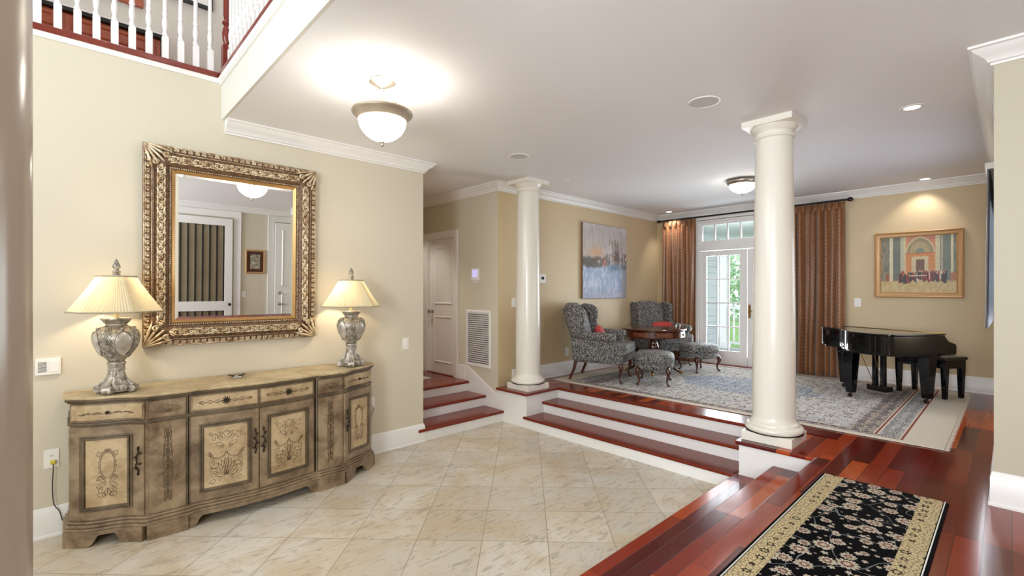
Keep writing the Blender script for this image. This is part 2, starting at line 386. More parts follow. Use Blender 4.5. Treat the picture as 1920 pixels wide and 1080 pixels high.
# baseboards
BASE = [(0, 0), (.024, 0), (.024, .012), (.016, .02), (.016, .165), (.012, .172), (.010, .188), (.004, .196), (0, .198)]
def baseboard(side, path, z, sgn=1):
    struct(MB().sweep(path, [(o * sgn, h) for o, h in BASE], lambda x, y, h: (x, y, z + h)), 'baseboard_' + side, M['white'], smooth=True, ang=30)
baseboard('left', [(XN, YL), (2.86, YL), (2.86, 4.50)], 0, -1)
baseboard('alcove', [(4.30, 4.56), (XF, 4.56), (XF, 3.86)], ZT, -1)
baseboard('far', [(XF, 2.08), (XF, YR)], ZT, -1)
baseboard('right', [(XF, YR), (3.89, YR), (3.89, YB), (3.30, YB)], ZT, -1)
struct(MB().box(XW - .02, XW, 5.235, 5.43, ZT, .618), 'baseboard_hall', M['white'], bevel=.004)
struct(MB().box(XW - .02, XW - .0, 4.56, 4.62, .141, .338), 'baseboard_corner', M['white'], bevel=.004)
baseboard('hall_left', [(2.86, 5.2), (2.86, 7.4), (XW, 7.4), (XW, 6.33)], ZT, -1)
# sloping skirt board beside the hall steps
sk = MB(); poly = [(4.55, .02), (4.55, .22), (4.62, .34), (5.19, .62), (5.24, .62), (5.24, .40), (5.24, .02)]
sk.add([(XW - .016, y, z) for y, z in poly] + [(XW, y, z) for y, z in poly], [tuple(range(7)), tuple(range(7, 14))[::-1]] + [(i, (i + 1) % 7, 7 + (i + 1) % 7, 7 + i) for i in range(7)])
struct(sk, 'trim_3', M['white'], bevel=.003)

# ------------------------------------------------------------------ STEPS
def nosing_box(mb, x0, x1, y0, y1, z, th=.032): mb.box(x0, x1, y0, y1, z - th, z)
st = thing('steps', 'wide cherry and white steps rising to the sitting room between the two columns', 'steps', (4.04, 2.8, 0))
def part(mb, name, m, root, **k): return mb.build(name, m, root, off=tuple(root.location), **k)
RB = 1.555
part(MB().box(4.04, 4.36, 1.60, 4.03, 0.0, .108), 'riser', M['white'], st)
part(MB().box(4.35, 4.63, RB, 4.03, .141, .248), 'riser', M['white'], st)
part(MB().box(4.62, 4.66, RB, 4.03, .281, .388), 'riser', M['white'], st)
part(MB().box(4.01, 4.37, RB + .03, 4.065, .108, .14), 'tread', M['tread'], st, bevel=.010, seg=3)
part(MB().box(4.315, 4.64, RB, 4.06, .248, .28), 'tread', M['tread'], st, bevel=.010, seg=3)
part(MB().box(4.585, 4.70, RB, 4.055, .388, .4205), 'tread', M['tread'], st, bevel=.010, seg=3)
s2 = thing('steps', 'side steps of cherry planks beside the black runner rug', 'steps', (1.5, 1.3, 0))
part(MB().box(.062, 4.04, 1.29, 1.56, 0, .108), 'riser', M['white'], s2)
part(MB().box(.062, 4.05, 1.0, 1.27, .141, .248), 'riser', M['white'], s2)
part(MB().box(.062, 4.05, .986, .99, .281, .388), 'riser', M['white'], s2)
part(MB().box(.062, 4.049, 1.27, 1.585, .108, .14), 'tread', M['plank'], s2, bevel=.008)
part(MB().box(.062, 4.049, .985, 1.297, .248, .28), 'tread', M['plank'], s2, bevel=.008)
part(MB().box(.062, 4.065, .90, 1.005, .388, .4205), 'tread', M['plank'], s2, bevel=.008)
s3 = thing('steps', 'short cherry steps climbing to the hall door past the wall end', 'steps', (3.45, 4.8, 0))
part(MB().box(2.87, 4.039, YL - .002, 4.80, 0, .108), 'riser', M['white'], s3)
part(MB().box(2.87, 4.043, 4.81, 5.16, .141, .248), 'riser', M['white'], s3)
part(MB().box(2.87, 4.043, 5.17, 5.2, .281, .388), 'riser', M['white'], s3)
t1 = MB().box(2.872, 4.043, 4.43, 4.83, .108, .14); t1.box(2.79, 2.875, 4.43, 4.456, .108, .14)
part(t1, 'tread', M['treadx'], s3, bevel=.008)
part(MB().box(2.865, 4.043, 4.785, 5.19, .248, .28), 'tread', M['treadx'], s3, bevel=.008)
part(MB().box(2.865, 4.043, 5.145, 5.30, .388, .4205), 'tread', M['treadx'], s3, bevel=.008)

# ------------------------------------------------------------------ COLUMNS
def column(x, y, z0, z1, r0, r1, label, ped=None, plinth=.19, cm='column'):
    t = thing('column', label, 'column', (x, y, z0), group=None)
    H_ = z1 - z0
    MB().box(-plinth, plinth, -plinth, plinth, 0, .075).build('plinth', M[cm], t, bevel=.003)
    p = [(r0 + .055, .075)]
    for i in range(9): a = -PI / 2 + PI * i / 8; p.append((r0 + .028 + .03 * math.cos(a), .105 + .03 * math.sin(a)))
    p += [(r0 + .026, .138), (r0 + .026, .150), (r0 + .012, .160), (r0 + .004, .175), (r0, .20)]
    MB().lathe(p, 64).build('base_moulding', M[cm], t, smooth=True, ang=40)
    sh = []
    for i in range(25):
        u = i / 24; r = r0 + (r1 - r0) * (0 if u < .25 else ((u - .25) / .75) ** 1.25); sh.append((r, .19 + u * (H_ - .19 - .14)))
    MB().lathe(sh, 64).build('shaft', M[cm], t, smooth=True, ang=60)
    zc = H_ - .15
    cp = [(r1, zc), (r1 + .012, zc + .008), (r1 + .012, zc + .02), (r1 + .002, zc + .026), (r1 + .002, zc + .055), (r1 + .012, zc + .06), (r1 + .016, zc + .07), (r1 + .034, zc + .085), (r1 + .040, zc + .10)]
    MB().lathe(cp, 64).build('capital', M[cm], t, smooth=True, ang=40)
    MB().box(-plinth, plinth, -plinth, plinth, zc + .10, H_).build('abacus', M[cm], t, bevel=.003)
    if ped:
        a, b, c_, d = ped
        q = MB().box(a - x, b - x, c_ - y, d - y, -z0, -.033); q.build('pedestal', M['white'], t, bevel=.002)
    return t
col1 = column(4.29, 4.25, ZT, ZC, .158, .135, 'white round column between the hall steps and the sitting room wall')
col2 = column(4.29, 1.365, ZT, ZC, .160, .138, 'white round column on the block beside the black runner rug')
col3 = column(-.215, 1.29, ZT, 6.1, .168, .150, 'white column cut off by the left edge of the photo', ped=(-.5, .06, 1.0, 1.58), cm='taupe')  # darker tone here is the column's shade, painted in
p1 = MB().box(4.04, 4.63, 4.03, 4.56, 0, .388); p1.build('pedestal', M['white'], col1, bevel=.002, off=tuple(col1.location))
p1 = MB().box(4.012, 4.64, 4.005, 4.56, .388, .4195); p1.build('pedestal_cap', M['rail'], col1, bevel=.010, seg=3, off=tuple(col1.location))
p1 = MB().box(4.05, 4.64, .99, RB, 0, .388); p1.build('pedestal', M['white'], col2, bevel=.002, off=tuple(col2.location))
p1 = MB().box(4.022, 4.66, .985, RB + .025, .388, .4198); p1.build('pedestal_cap', M['plank'], col2, bevel=.010, seg=3, off=tuple(col2.location))

# ------------------------------------------------------------------ DOORS
def casing(mb, y0, y1, z0, z1, h=.018, w=.09):
    prof = [(0, 0), (0, h * .6), (w * .2, h), (w * .8, h * 1.2), (w, h * 1.5), (w, 0)]
    return mb, prof
def panel_door(root, wdt, hgt, thick, rails, mat, arch=False):
    """slab in local coords: x along the wall, z up, front faces -y; rails = list of (z0,z1) recessed panels"""
    MB().box(0, wdt, 0, thick, 0, hgt).build('door_leaf', mat, root, bevel=.002)
    for z0, z1 in rails:
        m = MB(); m.sweep([(.13, z0), (wdt - .13, z0), (wdt - .13, z1), (.13, z1)], [(0, 0), (.012, -.009), (.022, -.005), (.030, 0)], lambda a, b, h: (a, h, b), True)
        m.box(.175, wdt - .175, -.003, 0, z0 + .045, z1 - .045)
        m.build('door_panel', mat, root, bevel=.002)
def lever(root, x, z, d=-1, side=1, mat=None, name='door_handle'):
    m = MB(); m.lathe([(.026, 0), (.026, .006), (.012, .012), (.010, .045)], 20, M=Matrix.Translation((x, 0, z)) @ Matrix.Rotation(math.radians(90), 4, 'X'))
    m.tube([(x, -.045, z), (x + side * .03, -.05, z), (x + side * .07, -.048, z - .004), (x + side * .11, -.046, z)], [.009, .009, .007, .006], 8)
    return m.build(name, mat or M['nickel'], root, smooth=True, ang=50)
# hall door: wall plane x = XW, seen from -x.  local x runs along -Y
d1 = thing('door_1', None, None, (XW, 6.22, ZT), rz=-PI / 2, kind='structure')
MB().box(.01, .70, .05, .09, .008, 2.02).build('door_leaf', M['white'], d1, bevel=.002)
for z0, z1 in ((.16, .86), (1.04, 1.90)):
    m = MB(); m.sweep([(.12, z0), (.59, z0), (.59, z1), (.12, z1)], [(0, .05), (.010, .040), (.024, .044), (.030, .05)], lambda a, b, h: (a, h, b), True)
    m.build('door_panel', M['white'], d1)
cs = MB(); cs.sweep([(0, 0), (0, 2.03), (.71, 2.03), (.71, 0)], [(.0, 0), (.0, -.016), (.07, -.022), (.09, -.028), (.09, 0)], lambda a, b, h: (a, h, b)); cs.build('door_casing', M['white'], d1, bevel=.002)
jb = MB(); jb.box(-.0, .012, 0, .11, 0, 2.03); jb.box(.70, .712, 0, .11, 0, 2.03); jb.box(0, .712, 0, .11, 2.02, 2.032); jb.build('door_jamb', M['white'], d1)
m = MB(); Tm = Matrix.Translation((.07, .05, .93)) @ Matrix.Rotation(math.radians(90), 4, 'X')
m.lathe([(.028, 0), (.028, .006), (.012, .012), (.011, .035), (.024, .045), (.030, .058), (.026, .072), (.010, .078)], 20, M=Tm); m.build('door_knob', M['nickel'], d1, smooth=True, ang=50)
MB().box(.01, .71, -.01, .12, 0, .010).build('threshold', M['rail'], d1, bevel=.002)

# garden (french) doors on the far wall, seen from -x; local x along -Y, origin at left jamb
gd = thing('door_2', None, None, (XF, 3.80, ZT), rz=-PI / 2, kind='structure')
W2 = 1.66
cs = MB(); cs.sweep([(0, 0), (0, 2.47), (W2, 2.47), (W2, 0)], [(0, 0), (0, -.018), (.065, -.024), (.085, -.03), (.085, 0)], lambda a, b, h: (a, h, b)); cs.build('door_casing', M['white'], gd, bevel=.002)
fr = MB(); fr.box(0, .03, 0, .15, 0, 2.47); fr.box(W2 - .03, W2, 0, .15, 0, 2.47); fr.box(.03, W2 - .03, 0, .15, 2.43, 2.47); fr.box(.03, W2 - .03, .02, .13, 1.94, 2.06); fr.build('door_frame', M['white'], gd, bevel=.003)
tb = MB(); tz0, tz1 = 2.06, 2.43
tb.sweep([(.03, tz0), (W2 - .03, tz0), (W2 - .03, tz1), (.03, tz1)], [(0, .05), (.05, .05), (.05, .09), (0, .09)], lambda a, b, h: (a, h, b), True)
for i in range(1, 7): x = .08 + (W2 - .16) * i / 7; tb.box(x - .011, x + .011, .055, .085, tz0 + .04, tz1 - .04)
tr = tb.build('transom', M['white'], gd)
MB().box(.07, W2 - .07, .068, .073, tz0 + .04, tz1 - .04).build('pane', M['glass'], tr)
def leaf(x0, x1, lab):
    f = MB(); zt = 1.935; st_ = .115
    f.box(x0, x0 + st_, .05, .09, .012, zt); f.box(x1 - st_, x1, .05, .09, .012, zt); f.box(x0 + st_, x1 - st_, .05, .09, .012, .235); f.box(x0 + st_, x1 - st_, .05, .09, zt - .09, zt)
    a, b, e, g = x0 + st_, x1 - st_, .235, zt - .09
    l = f.build('door_leaf', M['white'], gd, bevel=.003)
    q = MB()
    for i in (1, 2): x = a + (b - a) * i / 3; q.box(x - .010, x + .010, .055, .085, e, g)
    for i in (1, 2, 3): z = e + (g - e) * i / 4; q.box(a, b, .056, .084, z - .010, z + .010)
    q.build('glazing_bars', M['white'], l)
    MB().box(a, b, .068, .073, e, g).build('pane', M['glass'], l)
    return l
leaf(.035, .828, 0); leaf(.834, W2 - .035, 1)
m = MB(); m.prism([(.853, .80), (.883, .80), (.888, .90), (.883, 1.02), (.853, 1.02), (.848, .9)], -.008, 0, M=Matrix(((1, 0, 0, 0), (0, 0, 1, .05), (0, 1, 0, 0), (0, 0, 0, 1))))
m.tube([(.868, .042, .92), (.868, .0, .92), (.89, -.008, .925), (.93, -.008, .915), (.965, -.002, .925)], [.009, .008, .009, .007, .006], 8)
m.tube([(.868, .042, .98), (.868, .03, .98)], .010, 10)
m.build('door_handle', M['brass'], gd, smooth=True, ang=40)
MB().box(-.02, W2 + .02, -.05, .14, 0, .013).build('threshold', M['rail'], gd, bevel=.002)

# doors of the back wall, seen in the mirror: plane y = YB, facing +y; local x along +X with rz=0, flipped front (+y)
def back_door(n, x0, x1, hgt, hinge_right):
    t = thing('door_%d' % n, None, None, (x0, YB, ZT), kind='structure'); w_ = x1 - x0
    c_ = MB(); c_.sweep([(0, 0), (0, hgt + .03), (w_, hgt + .03), (w_, 0)], [(0, 0), (0, .016), (.09, .022), (.12, .028), (.12, 0)], lambda a, b, h: (a, h, b)); c_.build('door_casing', M['white'], t, bevel=.002)
    return t, w_
d3, w3 = back_door(3, 1.10, 2.36, 2.38, 1)
f = MB(); s_ = .13; f.box(.03, .03 + s_, .01, .05, .01, 2.38); f.box(w3 - .03 - s_, w3 - .03, .01, .05, .01, 2.38); f.box(.03 + s_, w3 - .03 - s_, .01, .05, 2.24, 2.38); f.box(.03 + s_, w3 - .03 - s_, .01, .05, .62, .80); f.box(.03 + s_, w3 - .03 - s_, .01, .05, .01, .30)
f.build('door_leaf', M['white'], d3, bevel=.003)
g = MB(); k = 8
for i in range(k + 1): x = .17 + (w3 - .34) * i / k; g.box(x - .012, x + .012, .012, .04, .30, .62); g.box(x - .012, x + .012, .012, .04, .80, 2.24)
g.build('dark_glazing_bars', M['dark'], d3)
MB().box(.15, w3 - .15, .006, .010, .30, 2.24).build('pane', paint('reflection_toned_glass', rgb(196, 184, 156), 0.12, .15, 2.5), d3)  # opaque pane; its mottled tone stands in for reflections in the glass
m = MB(); m.ball((w3 - .08, .09, .74), (.028, .022, .028)); m.tube([(w3 - .08, .05, .74), (w3 - .08, .09, .74)], .010); m.build('door_knob', M['bronze'], d3, smooth=True)
d4, w4 = back_door(4, 3.09, 3.86, 2.38, 0)
MB().box(.01, w4 - .0, .01, .05, .01, 2.39).build('door_leaf', M['white'], d4, bevel=.002)
for z0, z1 in ((.2, .95), (1.10, 2.25)):
    m = MB(); m.sweep([(.14, z0), (w4 - .14, z0), (w4 - .14, z1)] + [(w4 - .14 - (w4 - .28) * i / 8, z1 + .04 * math.sin(PI * i / 8)) for i in range(1, 8)] + [(.14, z1)], [(0, .05), (.012, .062), (.022, .056), (.030, .05)], lambda a, b, h: (a, h, b), True); m.build('door_panel', M['white'], d4)
m = MB(); m.lathe([(.03, 0), (.03, .01), (.02, .018), (.012, .02)], 16, M=Matrix.Translation((.10, .05, .96)) @ Matrix.Rotation(math.radians(-90), 4, 'X')); m.build('deadbolt', M['nickel'], d4, smooth=True, ang=40)
m = MB(); m.lathe([(.028, 0), (.028, .01), (.012, .015), (.010, .05)], 16, M=Matrix.Translation((.10, .05, .73)) @ Matrix.Rotation(math.radians(-90), 4, 'X')); m.tube([(.10, .10, .73), (.15, .102, .735), (.21, .098, .722), (.24, .098, .73)], [.009, .008, .007, .006]); m.build('door_handle', M['nickel'], d4, smooth=True, ang=40)
# small framed print between them
pf = thing('framed_print', 'small dark framed print between the two white doors, seen in the mirror', 'picture', (2.74, YB, 2.0))
m = MB(); m.sweep([(-.18, -.235), (.18, -.235), (.18, .235), (-.18, .235)], [(0, 0), (0, .02), (.012, .028), (.03, .022), (.034, 0)], lambda a, b, h: (a, h, b), True); m.build('frame', M['gold'], pf)
m = MB(); m.sweep([(-.15, -.205), (.15, -.205), (.15, .205), (-.15, .205)], [(0, 0), (0, .014), (.06, .012), (.06, 0)], lambda a, b, h: (a, h, b), True); m.build('mat_board', M['mahog'], pf)
def sketch():
    t = NT('ink_sketch'); v = t.coord(scale=(1, 1, 3)); t.base(t.ramp(t.noise(v, 16, 4), [(.42, rgb(110, 104, 84)), (.6, rgb(196, 190, 164))]), .8); return t.m
MB().box(-.09, .09, 0, .008, -.145, .145).build('print', sketch(), pf)

# ------------------------------------------------------------------ OUTSIDE the garden doors
deck = wood('porch_boards', rgb(150, 150, 150), rgb(176, 176, 176), .6, 5, 0)
struct(MB().box(XF + .16, 11.2, -1, 6.5, .25, .36), 'floor', deck)
struct(MB().box(XF + .16, 11.4, -1, 6.5, 2.86, 2.95), 'ceiling', paint('porch_ceiling', rgb(196, 204, 203), .7, .02))
ps = paint('porch_siding', rgb(206, 211, 212), .7, .03)
sd = MB()
for i in range(19): sd.box(XF + .17, 10.35, 4.38 - .006 * 1, 4.42, .36 + i * .13, .36 + i * .13 + .125)
struct(sd, 'wall_porch', ps, bevel=.004)
struct(MB().box(11.0, 11.12, -1, 6.5, 2.56, 2.86), 'trim_4', M['white'])
def porch_post(x, y, lab):
    t = thing('porch_post', lab, 'post', (x, y, .36)); MB().box(-.08, .08, -.08, .08, 0, 2.20).build('shaft', M['white'], t, bevel=.006)
    m = MB(); m.box(-.11, .11, -.11, .11, 0, .16); m.build('base', M['white'], t, bevel=.006); m = MB(); m.box(-.11, .11, -.11, .11, 2.08, 2.20); m.build('capital', M['white'], t, bevel=.006)
porch_post(11.0, 4.55, 'white porch post seen through the left panes of the garden doors')
porch_post(11.0, 1.6, 'white porch post hidden mostly behind the big white column')
rl = thing('porch_railing', 'white porch railing outside the garden doors', 'railing', (11.0, 3.1, .36))
MB().box(-.03, .03, -2.9, 2.9, .90, .95).build('top_rail', M['white'], rl, bevel=.005)
MB().box(-.02, .02, -2.9, 2.9, .10, .15).build('bottom_rail', M['white'], rl, bevel=.005)
bb = MB().box(-.018, .018, -.018, .018, .15, .90).build('baluster', M['white'], rl); bb.location.y = -2.8
for i in range(1, 44): b2 = dup(bb, parent=rl); b2.location.y = -2.8 + i * .13
def foliage(x, y, z, r, lab, seed):
    rnd = random.Random(seed); m = MB()
    t = thing('tree', lab, 'tree', (x, y, -.5))
    for i in range(2600):
        while True:
            p = Vector((rnd.uniform(-1, 1), rnd.uniform(-1, 1), rnd.uniform(-1, 1)))
            if .35 < p.length < 1: break
        p = Vector((p.x * r, p.y * r, p.z * r * 1.25 + z + .5)); s = rnd.uniform(.05, .11)
        a = Vector((rnd.uniform(-1, 1), rnd.uniform(-1, 1), rnd.uniform(-1, 1))).normalized(); b = a.orthogonal().normalized(); c_ = a.cross(b)
        m.add([p + b * s, p + c_ * s * .6, p - b * s, p - c_ * s * .6], [(0, 1, 2, 3)])
    lf = NT('leaf_green_%d' % seed); lf.base(lf.ramp(lf.noise(lf.coord(), 3, 3), [(.3, rgb(128, 168, 120)), (.7, rgb(206, 226, 190))]), .6)
    m.build('foliage', lf.m, t)
    MB().tube([(0, 0, 0), (.05, 0, z * .4 + .4), (0, .06, z + .5)], [.12, .09, .05], 8).build('trunk', M['mahog'], t, smooth=True)
foliage(14.5, 6.3, 2.1, 1.3, 'leafy tree close beyond the railing, seen through the left glass of the garden doors', 1)
foliage(15.9, 3.3, 1.9, 1.3, 'pale green tree beyond the railing behind the door seam', 2)
foliage(14.6, .2, 2.3, 1.3, 'tree beyond the railing behind the big white column', 3)
foliage(18.2, 9.4, 2.6, 2.0, 'tallest tree, farthest back at the left of the garden', 5)
gr = NT('lawn'); gr.base(gr.ramp(gr.noise(gr.coord(), 4, 4), [(.3, rgb(84, 116, 60)), (.7, rgb(132, 156, 92))]), .9)
struct(MB().box(11.3, 40, -15, 30, -.6, -.5), 'floor', gr.m)
# ------------------------------------------------------------------ GALLERY railing upstairs
ZG = 3.40
br_ = thing('gallery_railing', 'white baluster railing with cherry rail above the mirror wall', 'railing', (.93, YL, ZG))
sh = MB(); sh.box(-3.5, -.03, -.022, .12, -.008, .038); part_ = sh.build('base_rail', M['rail'], br_, bevel=.006)
sh = MB(); sh.box(-3.5, -.02, -.008, .0, -.045, 0); sh.box(-3.5, -.02, -.014, .0, -.012, 0); sh.build('white_moulding', M['white'], br_, bevel=.002)
sh = MB(); sh.box(-3.5, .0, .02, .08, .93, .97); sh.build('handrail', M['rail'], br_, bevel=.014, seg=3)
def bal_prof():
    return [(.016, .235), (.020, .245), (.012, .27), (.019, .30), (.021, .33), (.017, .36), (.013, .385), (.019, .395), (.019, .405), (.015, .415), (.0155, .43), (.0145, .60), (.0125, .82), (.013, .93)]
bm_ = MB().box(-.021, .021, -.021, .021, .03, .22)
bm_.add([(-.021, -.021, .22), (.021, -.021, .22), (.021, .021, .22), (-.021, .021, .22), (-.012, -.012, .24), (.012, -.012, .24), (.012, .012, .24), (-.012, .012, .24)], [(0, 1, 5, 4), (1, 2, 6, 5), (2, 3, 7, 6), (3, 0, 4, 7), (4, 5, 6, 7)])
bm_.lathe(bal_prof(), 14)
bal = bm_.build('baluster', M['white'], br_, smooth=True, ang=35); bal.location = (-.075, .05, 0)
for i in range(1, 33): b2 = dup(bal, parent=br_); b2.location = (-.075 - .1 * i, .05, 0)
br2 = thing('gallery_railing', 'white baluster railing running along the ceiling edge over the foyer', 'railing', (.93, YL, ZG))
sh = MB(); sh.box(-.03, .10, -5.9, .12, -.008, .038); sh.build('base_rail', M['rail'], br2, bevel=.006)
sh = MB(); sh.box(-.03, -.004, -5.9, .0, -.045, 0); sh.box(-.022, -.004, -5.9, 0, -.06, -.045); sh.build('white_moulding', M['white'], br2, bevel=.002)
sh = MB(); sh.box(.02, .08, -5.9, .0, .93, .97); sh.build('handrail', M['rail'], br2, bevel=.014, seg=3)
for i in range(44):
    b2 = dup(bal, parent=br2); b2.location = (.045, -.09 - .1 * i, 0)
nw = MB().box(-.036, .036, -.036, .036, .03, .30); nw.lathe([(.034, .30), (.022, .32), (.032, .35), (.036, .40), (.030, .44), (.020, .47), (.034, .485), (.034, .50), (.022, .515), (.026, .56), (.024, .93)], 20); nw.box(-.036, .036, -.036, .036, .9, 1.08); nw.ball((0, 0, 1.11), .035)
o = nw.build('newel_post', M['rail'], br2, smooth=True, ang=35); o.location = (.045, .05, 0)
# dresser upstairs
dr = thing('dresser', 'reddish wooden dresser upstairs behind the white balusters', 'dresser', (-.12, 5.25, ZG))
MB().box(-1.15, .73, -.02, .34, 0, .50).build('body', M['cherry'], dr, bevel=.006)
MB().box(-1.20, .78, -.06, .345, .50, .53).build('top', M['black'], dr, bevel=.006)
MB().box(-1.19, .77, -.066, .30, .531, .545).build('lace_runner', M['white'], dr)
for i in range(3):
    for j in range(3):
        x0 = -1.11 + i * .61; z0 = .03 + j * .155
        q = MB().box(x0, x0 + .58, -.036, -.02, z0, z0 + .14); q.sweep([(x0 + .03, z0 + .02), (x0 + .55, z0 + .02), (x0 + .55, z0 + .12), (x0 + .03, z0 + .12)], [(0, 0), (.008, -.010), (.02, 0)], vert_y(-.036), True)
        dw = q.build('drawer', M['cherry'], dr, bevel=.003)
        MB().ball((x0 + .3, -.055, z0 + .07), .014).build('knob', M['brass'], dw, smooth=True)
up = thing('framed_picture', 'black framed picture with pale mat on the upstairs wall', 'picture', (.68, 5.60, 5.0))
m = MB(); m.sweep([(-.40, -.5), (.40, -.5), (.40, .5), (-.40, .5)], [(0, 0), (0, -.03), (.03, -.035), (.045, 0)], vert_y(0), True); m.build('frame', M['black'], up)
MB().box(-.36, .36, -.012, 0, -.46, .46).build('mat_board', M['plate'], up)
MB().box(-.24, .24, -.016, -.012, -.32, .32).build('print', sketch(), up)
mr = thing('wall_mirror', 'dark framed cherry panel above the upstairs dresser', 'mirror', (-.1, 5.60, 4.30))
m = MB(); m.sweep([(-.9, 0), (.62, 0), (.62, .9), (-.9, .9)], [(0, 0), (0, -.04), (.10, -.05), (.14, -.01), (.14, 0)], vert_y(0), True); m.build('frame', M['cherry'], mr, bevel=.003)
MB().box(-.8, .52, -.012, 0, .1, .8).build('mirror_glass', M['dark'], mr)

# ------------------------------------------------------------------ SIDEBOARD
SBX, SBY = .015, 4.438
sb = thing('sideboard', 'long serpentine sideboard in antiqued cream and taupe with carved doors, under the mirror', 'sideboard', (SBX, SBY, 0))
LN = 2.09
def depth(t):
    if t > LN / 2: t = LN - t
    if t < .37:
        s = t / .37; return .235 + .245 * s + .022 * math.sin(2 * PI * s)
    if t < .60: return .480 + .006 * (t - .37) / .23
    s = (t - .60) / (LN / 2 - .60); return .462 + .055 * math.sin(s * PI / 2)
def S(t, z, o=0.0):
    t = min(max(t, 0), LN); e = .004
    if t > .37 + 1e-6 and t < .60 - 1e-6: sl = .026
    a, b = max(t - e, 0), min(t + e, LN)
    # keep slopes inside one segment
    for k in (.37, .60, LN - .60, LN - .37):
        if a < k < b:
            if t <= k: b = k - 1e-5
            else: a = k + 1e-5
    if b - a < 1e-6: a, b = max(t - e, 0), min(t + e, LN)
    sl = (depth(b) - depth(a)) / (b - a)
    nrm = Vector((-sl * 1.0, -1.0)); nrm = Vector((-sl, -1)).normalized()
    return (t + nrm.x * o, -depth(t) + nrm.y * o, z)
def ribbon(mb, ta, tb, za, zb, o0, o1, n=14):
    """solid strip following the front; za/zb numbers or functions of t"""
    A = za if callable(za) else (lambda t: za); Bf = zb if callable(zb) else (lambda t: zb)
    vs = []; fs = []
    for i in range(n + 1):
        t = ta + (tb - ta) * i / n
        vs += [S(t, A(t), o0), S(t, A(t), o1), S(t, Bf(t), o1), S(t, Bf(t), o0)]
    for i in range(n):
        for k in range(4): l = (k + 1) % 4; fs.append((i * 4 + k, i * 4 + l, (i + 1) * 4 + l, (i + 1) * 4 + k))
    fs += [(0, 3, 2, 1), (n * 4, n * 4 + 1, n * 4 + 2, n * 4 + 3)]
    return mb.add(vs, fs)
SEGS = [(0, .37), (.37, .60), (.60, LN - .60), (LN - .60, LN - .37), (LN - .37, LN)]
def outline(o, n=60, back=0.0, side=None):
    pts = []
    for a, b in SEGS:
        k = 16
        for i in range(k + 1): p = S(a + (b - a) * min(max(i / k, .0005), .9995), 0, o); pts.append((p[0], p[1]))
    so = o if side is None else side
    pts[0] = (-so, pts[0][1]); pts[-1] = (LN + so, pts[-1][1])
    # drop points that run backwards
    out = [pts[0]]
    for p in pts[1:]:
        if p[0] >= out[-1][0] - 1e-4: out.append(p)
    return [(-so, back)] + out + [(LN + so, back)]
def prism_o(o, z0, z1, m, name, bevel=.0, **k): return MB().prism(outline(o)[::-1], z0, z1).build(name, m, sb, bevel=bevel, **k)
prism_o(0, .10, .935, M['sb'], 'body')
tp = MB(); tp.prism(outline(.034)[::-1], .950, .970); tp.build('top', M['sbtop'], sb, bevel=.006, seg=3)
tp = MB(); tp.prism(outline(.026)[::-1], .934, .950); tp.prism(outline(.014)[::-1], .922, .934); tp.build('top_moulding', M['sbd'], sb, bevel=.005)
tp = MB(); tp.prism(outline(.012)[::-1], .776, .794); tp.build('waist_moulding', M['sbd'], sb, bevel=.006, seg=3)
tp = MB(); tp.prism(outline(.012)[::-1], .138, .156); tp.prism(outline(.024)[::-1], .118, .138); tp.prism(outline(.034)[::-1], .098, .118); tp.build('base_moulding', M['sb'], sb, bevel=.005, seg=2)
# bracket feet: skirt whose lower edge lifts between the feet
def skirt(t):
    for a, b in ((.10, .27), (.64, LN - .64), (LN - .27, LN - .10)):
        if a < t < b:
            e = min(t - a, b - t); return .072 if e > .05 else .072 * (0.5 - .5 * math.cos(PI * e / .05)) if e > .02 else .02 * e / .02
    return 0.0
fb = MB()
for a, b in SEGS: ribbon(fb, a + .001, b - .001, skirt, .099, .0, .036, 48)
fb.box(-.036, .0, -.262, -.02, 0, .099); fb.box(LN, LN + .036, -.262, -.02, 0, .099)
fb.build('bracket_feet', M['sb'], sb, bevel=.003)
# ornament drawing in panel space -> raised lines
def spiral(cx, cy, r, turns=1.3, a0=0, d=1, n=22, r1=.15):
    return [(cx + (r * (1 - (1 - r1) * i / n)) * math.cos(a0 + d * 2 * PI * turns * i / n), cy + (r * (1 - (1 - r1) * i / n)) * math.sin(a0 + d * 2 * PI * turns * i / n)) for i in range(n + 1)]
def leafp(x, y, L, a, w=.3, n=8):
    ca, sa = math.cos(a), math.sin(a); top = []; bot = []
    for i in range(n + 1):
        u = i / n; h = math.sin(PI * u) * L * w * .5
        top.append((x + ca * u * L - sa * h, y + sa * u * L + ca * h)); bot.append((x + ca * u * L + sa * h, y + sa * u * L - ca * h))
    return top + bot[::-1]
def arc(cx, cy, rx, ry, a0, a1, n=18): return [(cx + rx * math.cos(a0 + (a1 - a0) * i / n), cy + ry * math.sin(a0 + (a1 - a0) * i / n)) for i in range(n + 1)]
def mirror(ls): return ls + [[(-x, y) for x, y in l] for l in ls]
def orn_wreath():      # unit: x -1..1, y -1..1
    L = [arc(0, .25, .42, .42, -PI * .45, PI * .5)]
    for i in range(9): a = -PI * .4 + i * .33; L.append(leafp(.42 * math.cos(a), .25 + .42 * math.sin(a), .16, a + .9, .5))
    L += [spiral(.52, .60, .13, 1.1, PI, -1), leafp(.1, -.30, .5, .35, .25), leafp(.1, -.36, .55, -.15, .25), spiral(.45, -.55, .16, 1.2, PI / 2, 1), spiral(.22, -.68, .11, 1.1, 0, -1), leafp(0, -.5, .3, -PI / 3, .5), leafp(.1, -.72, .5, .05, .3), leafp(.3, -.10, .35, -.3, .3), leafp(0, .67, .18, .6, .5)]
    return mirror(L)
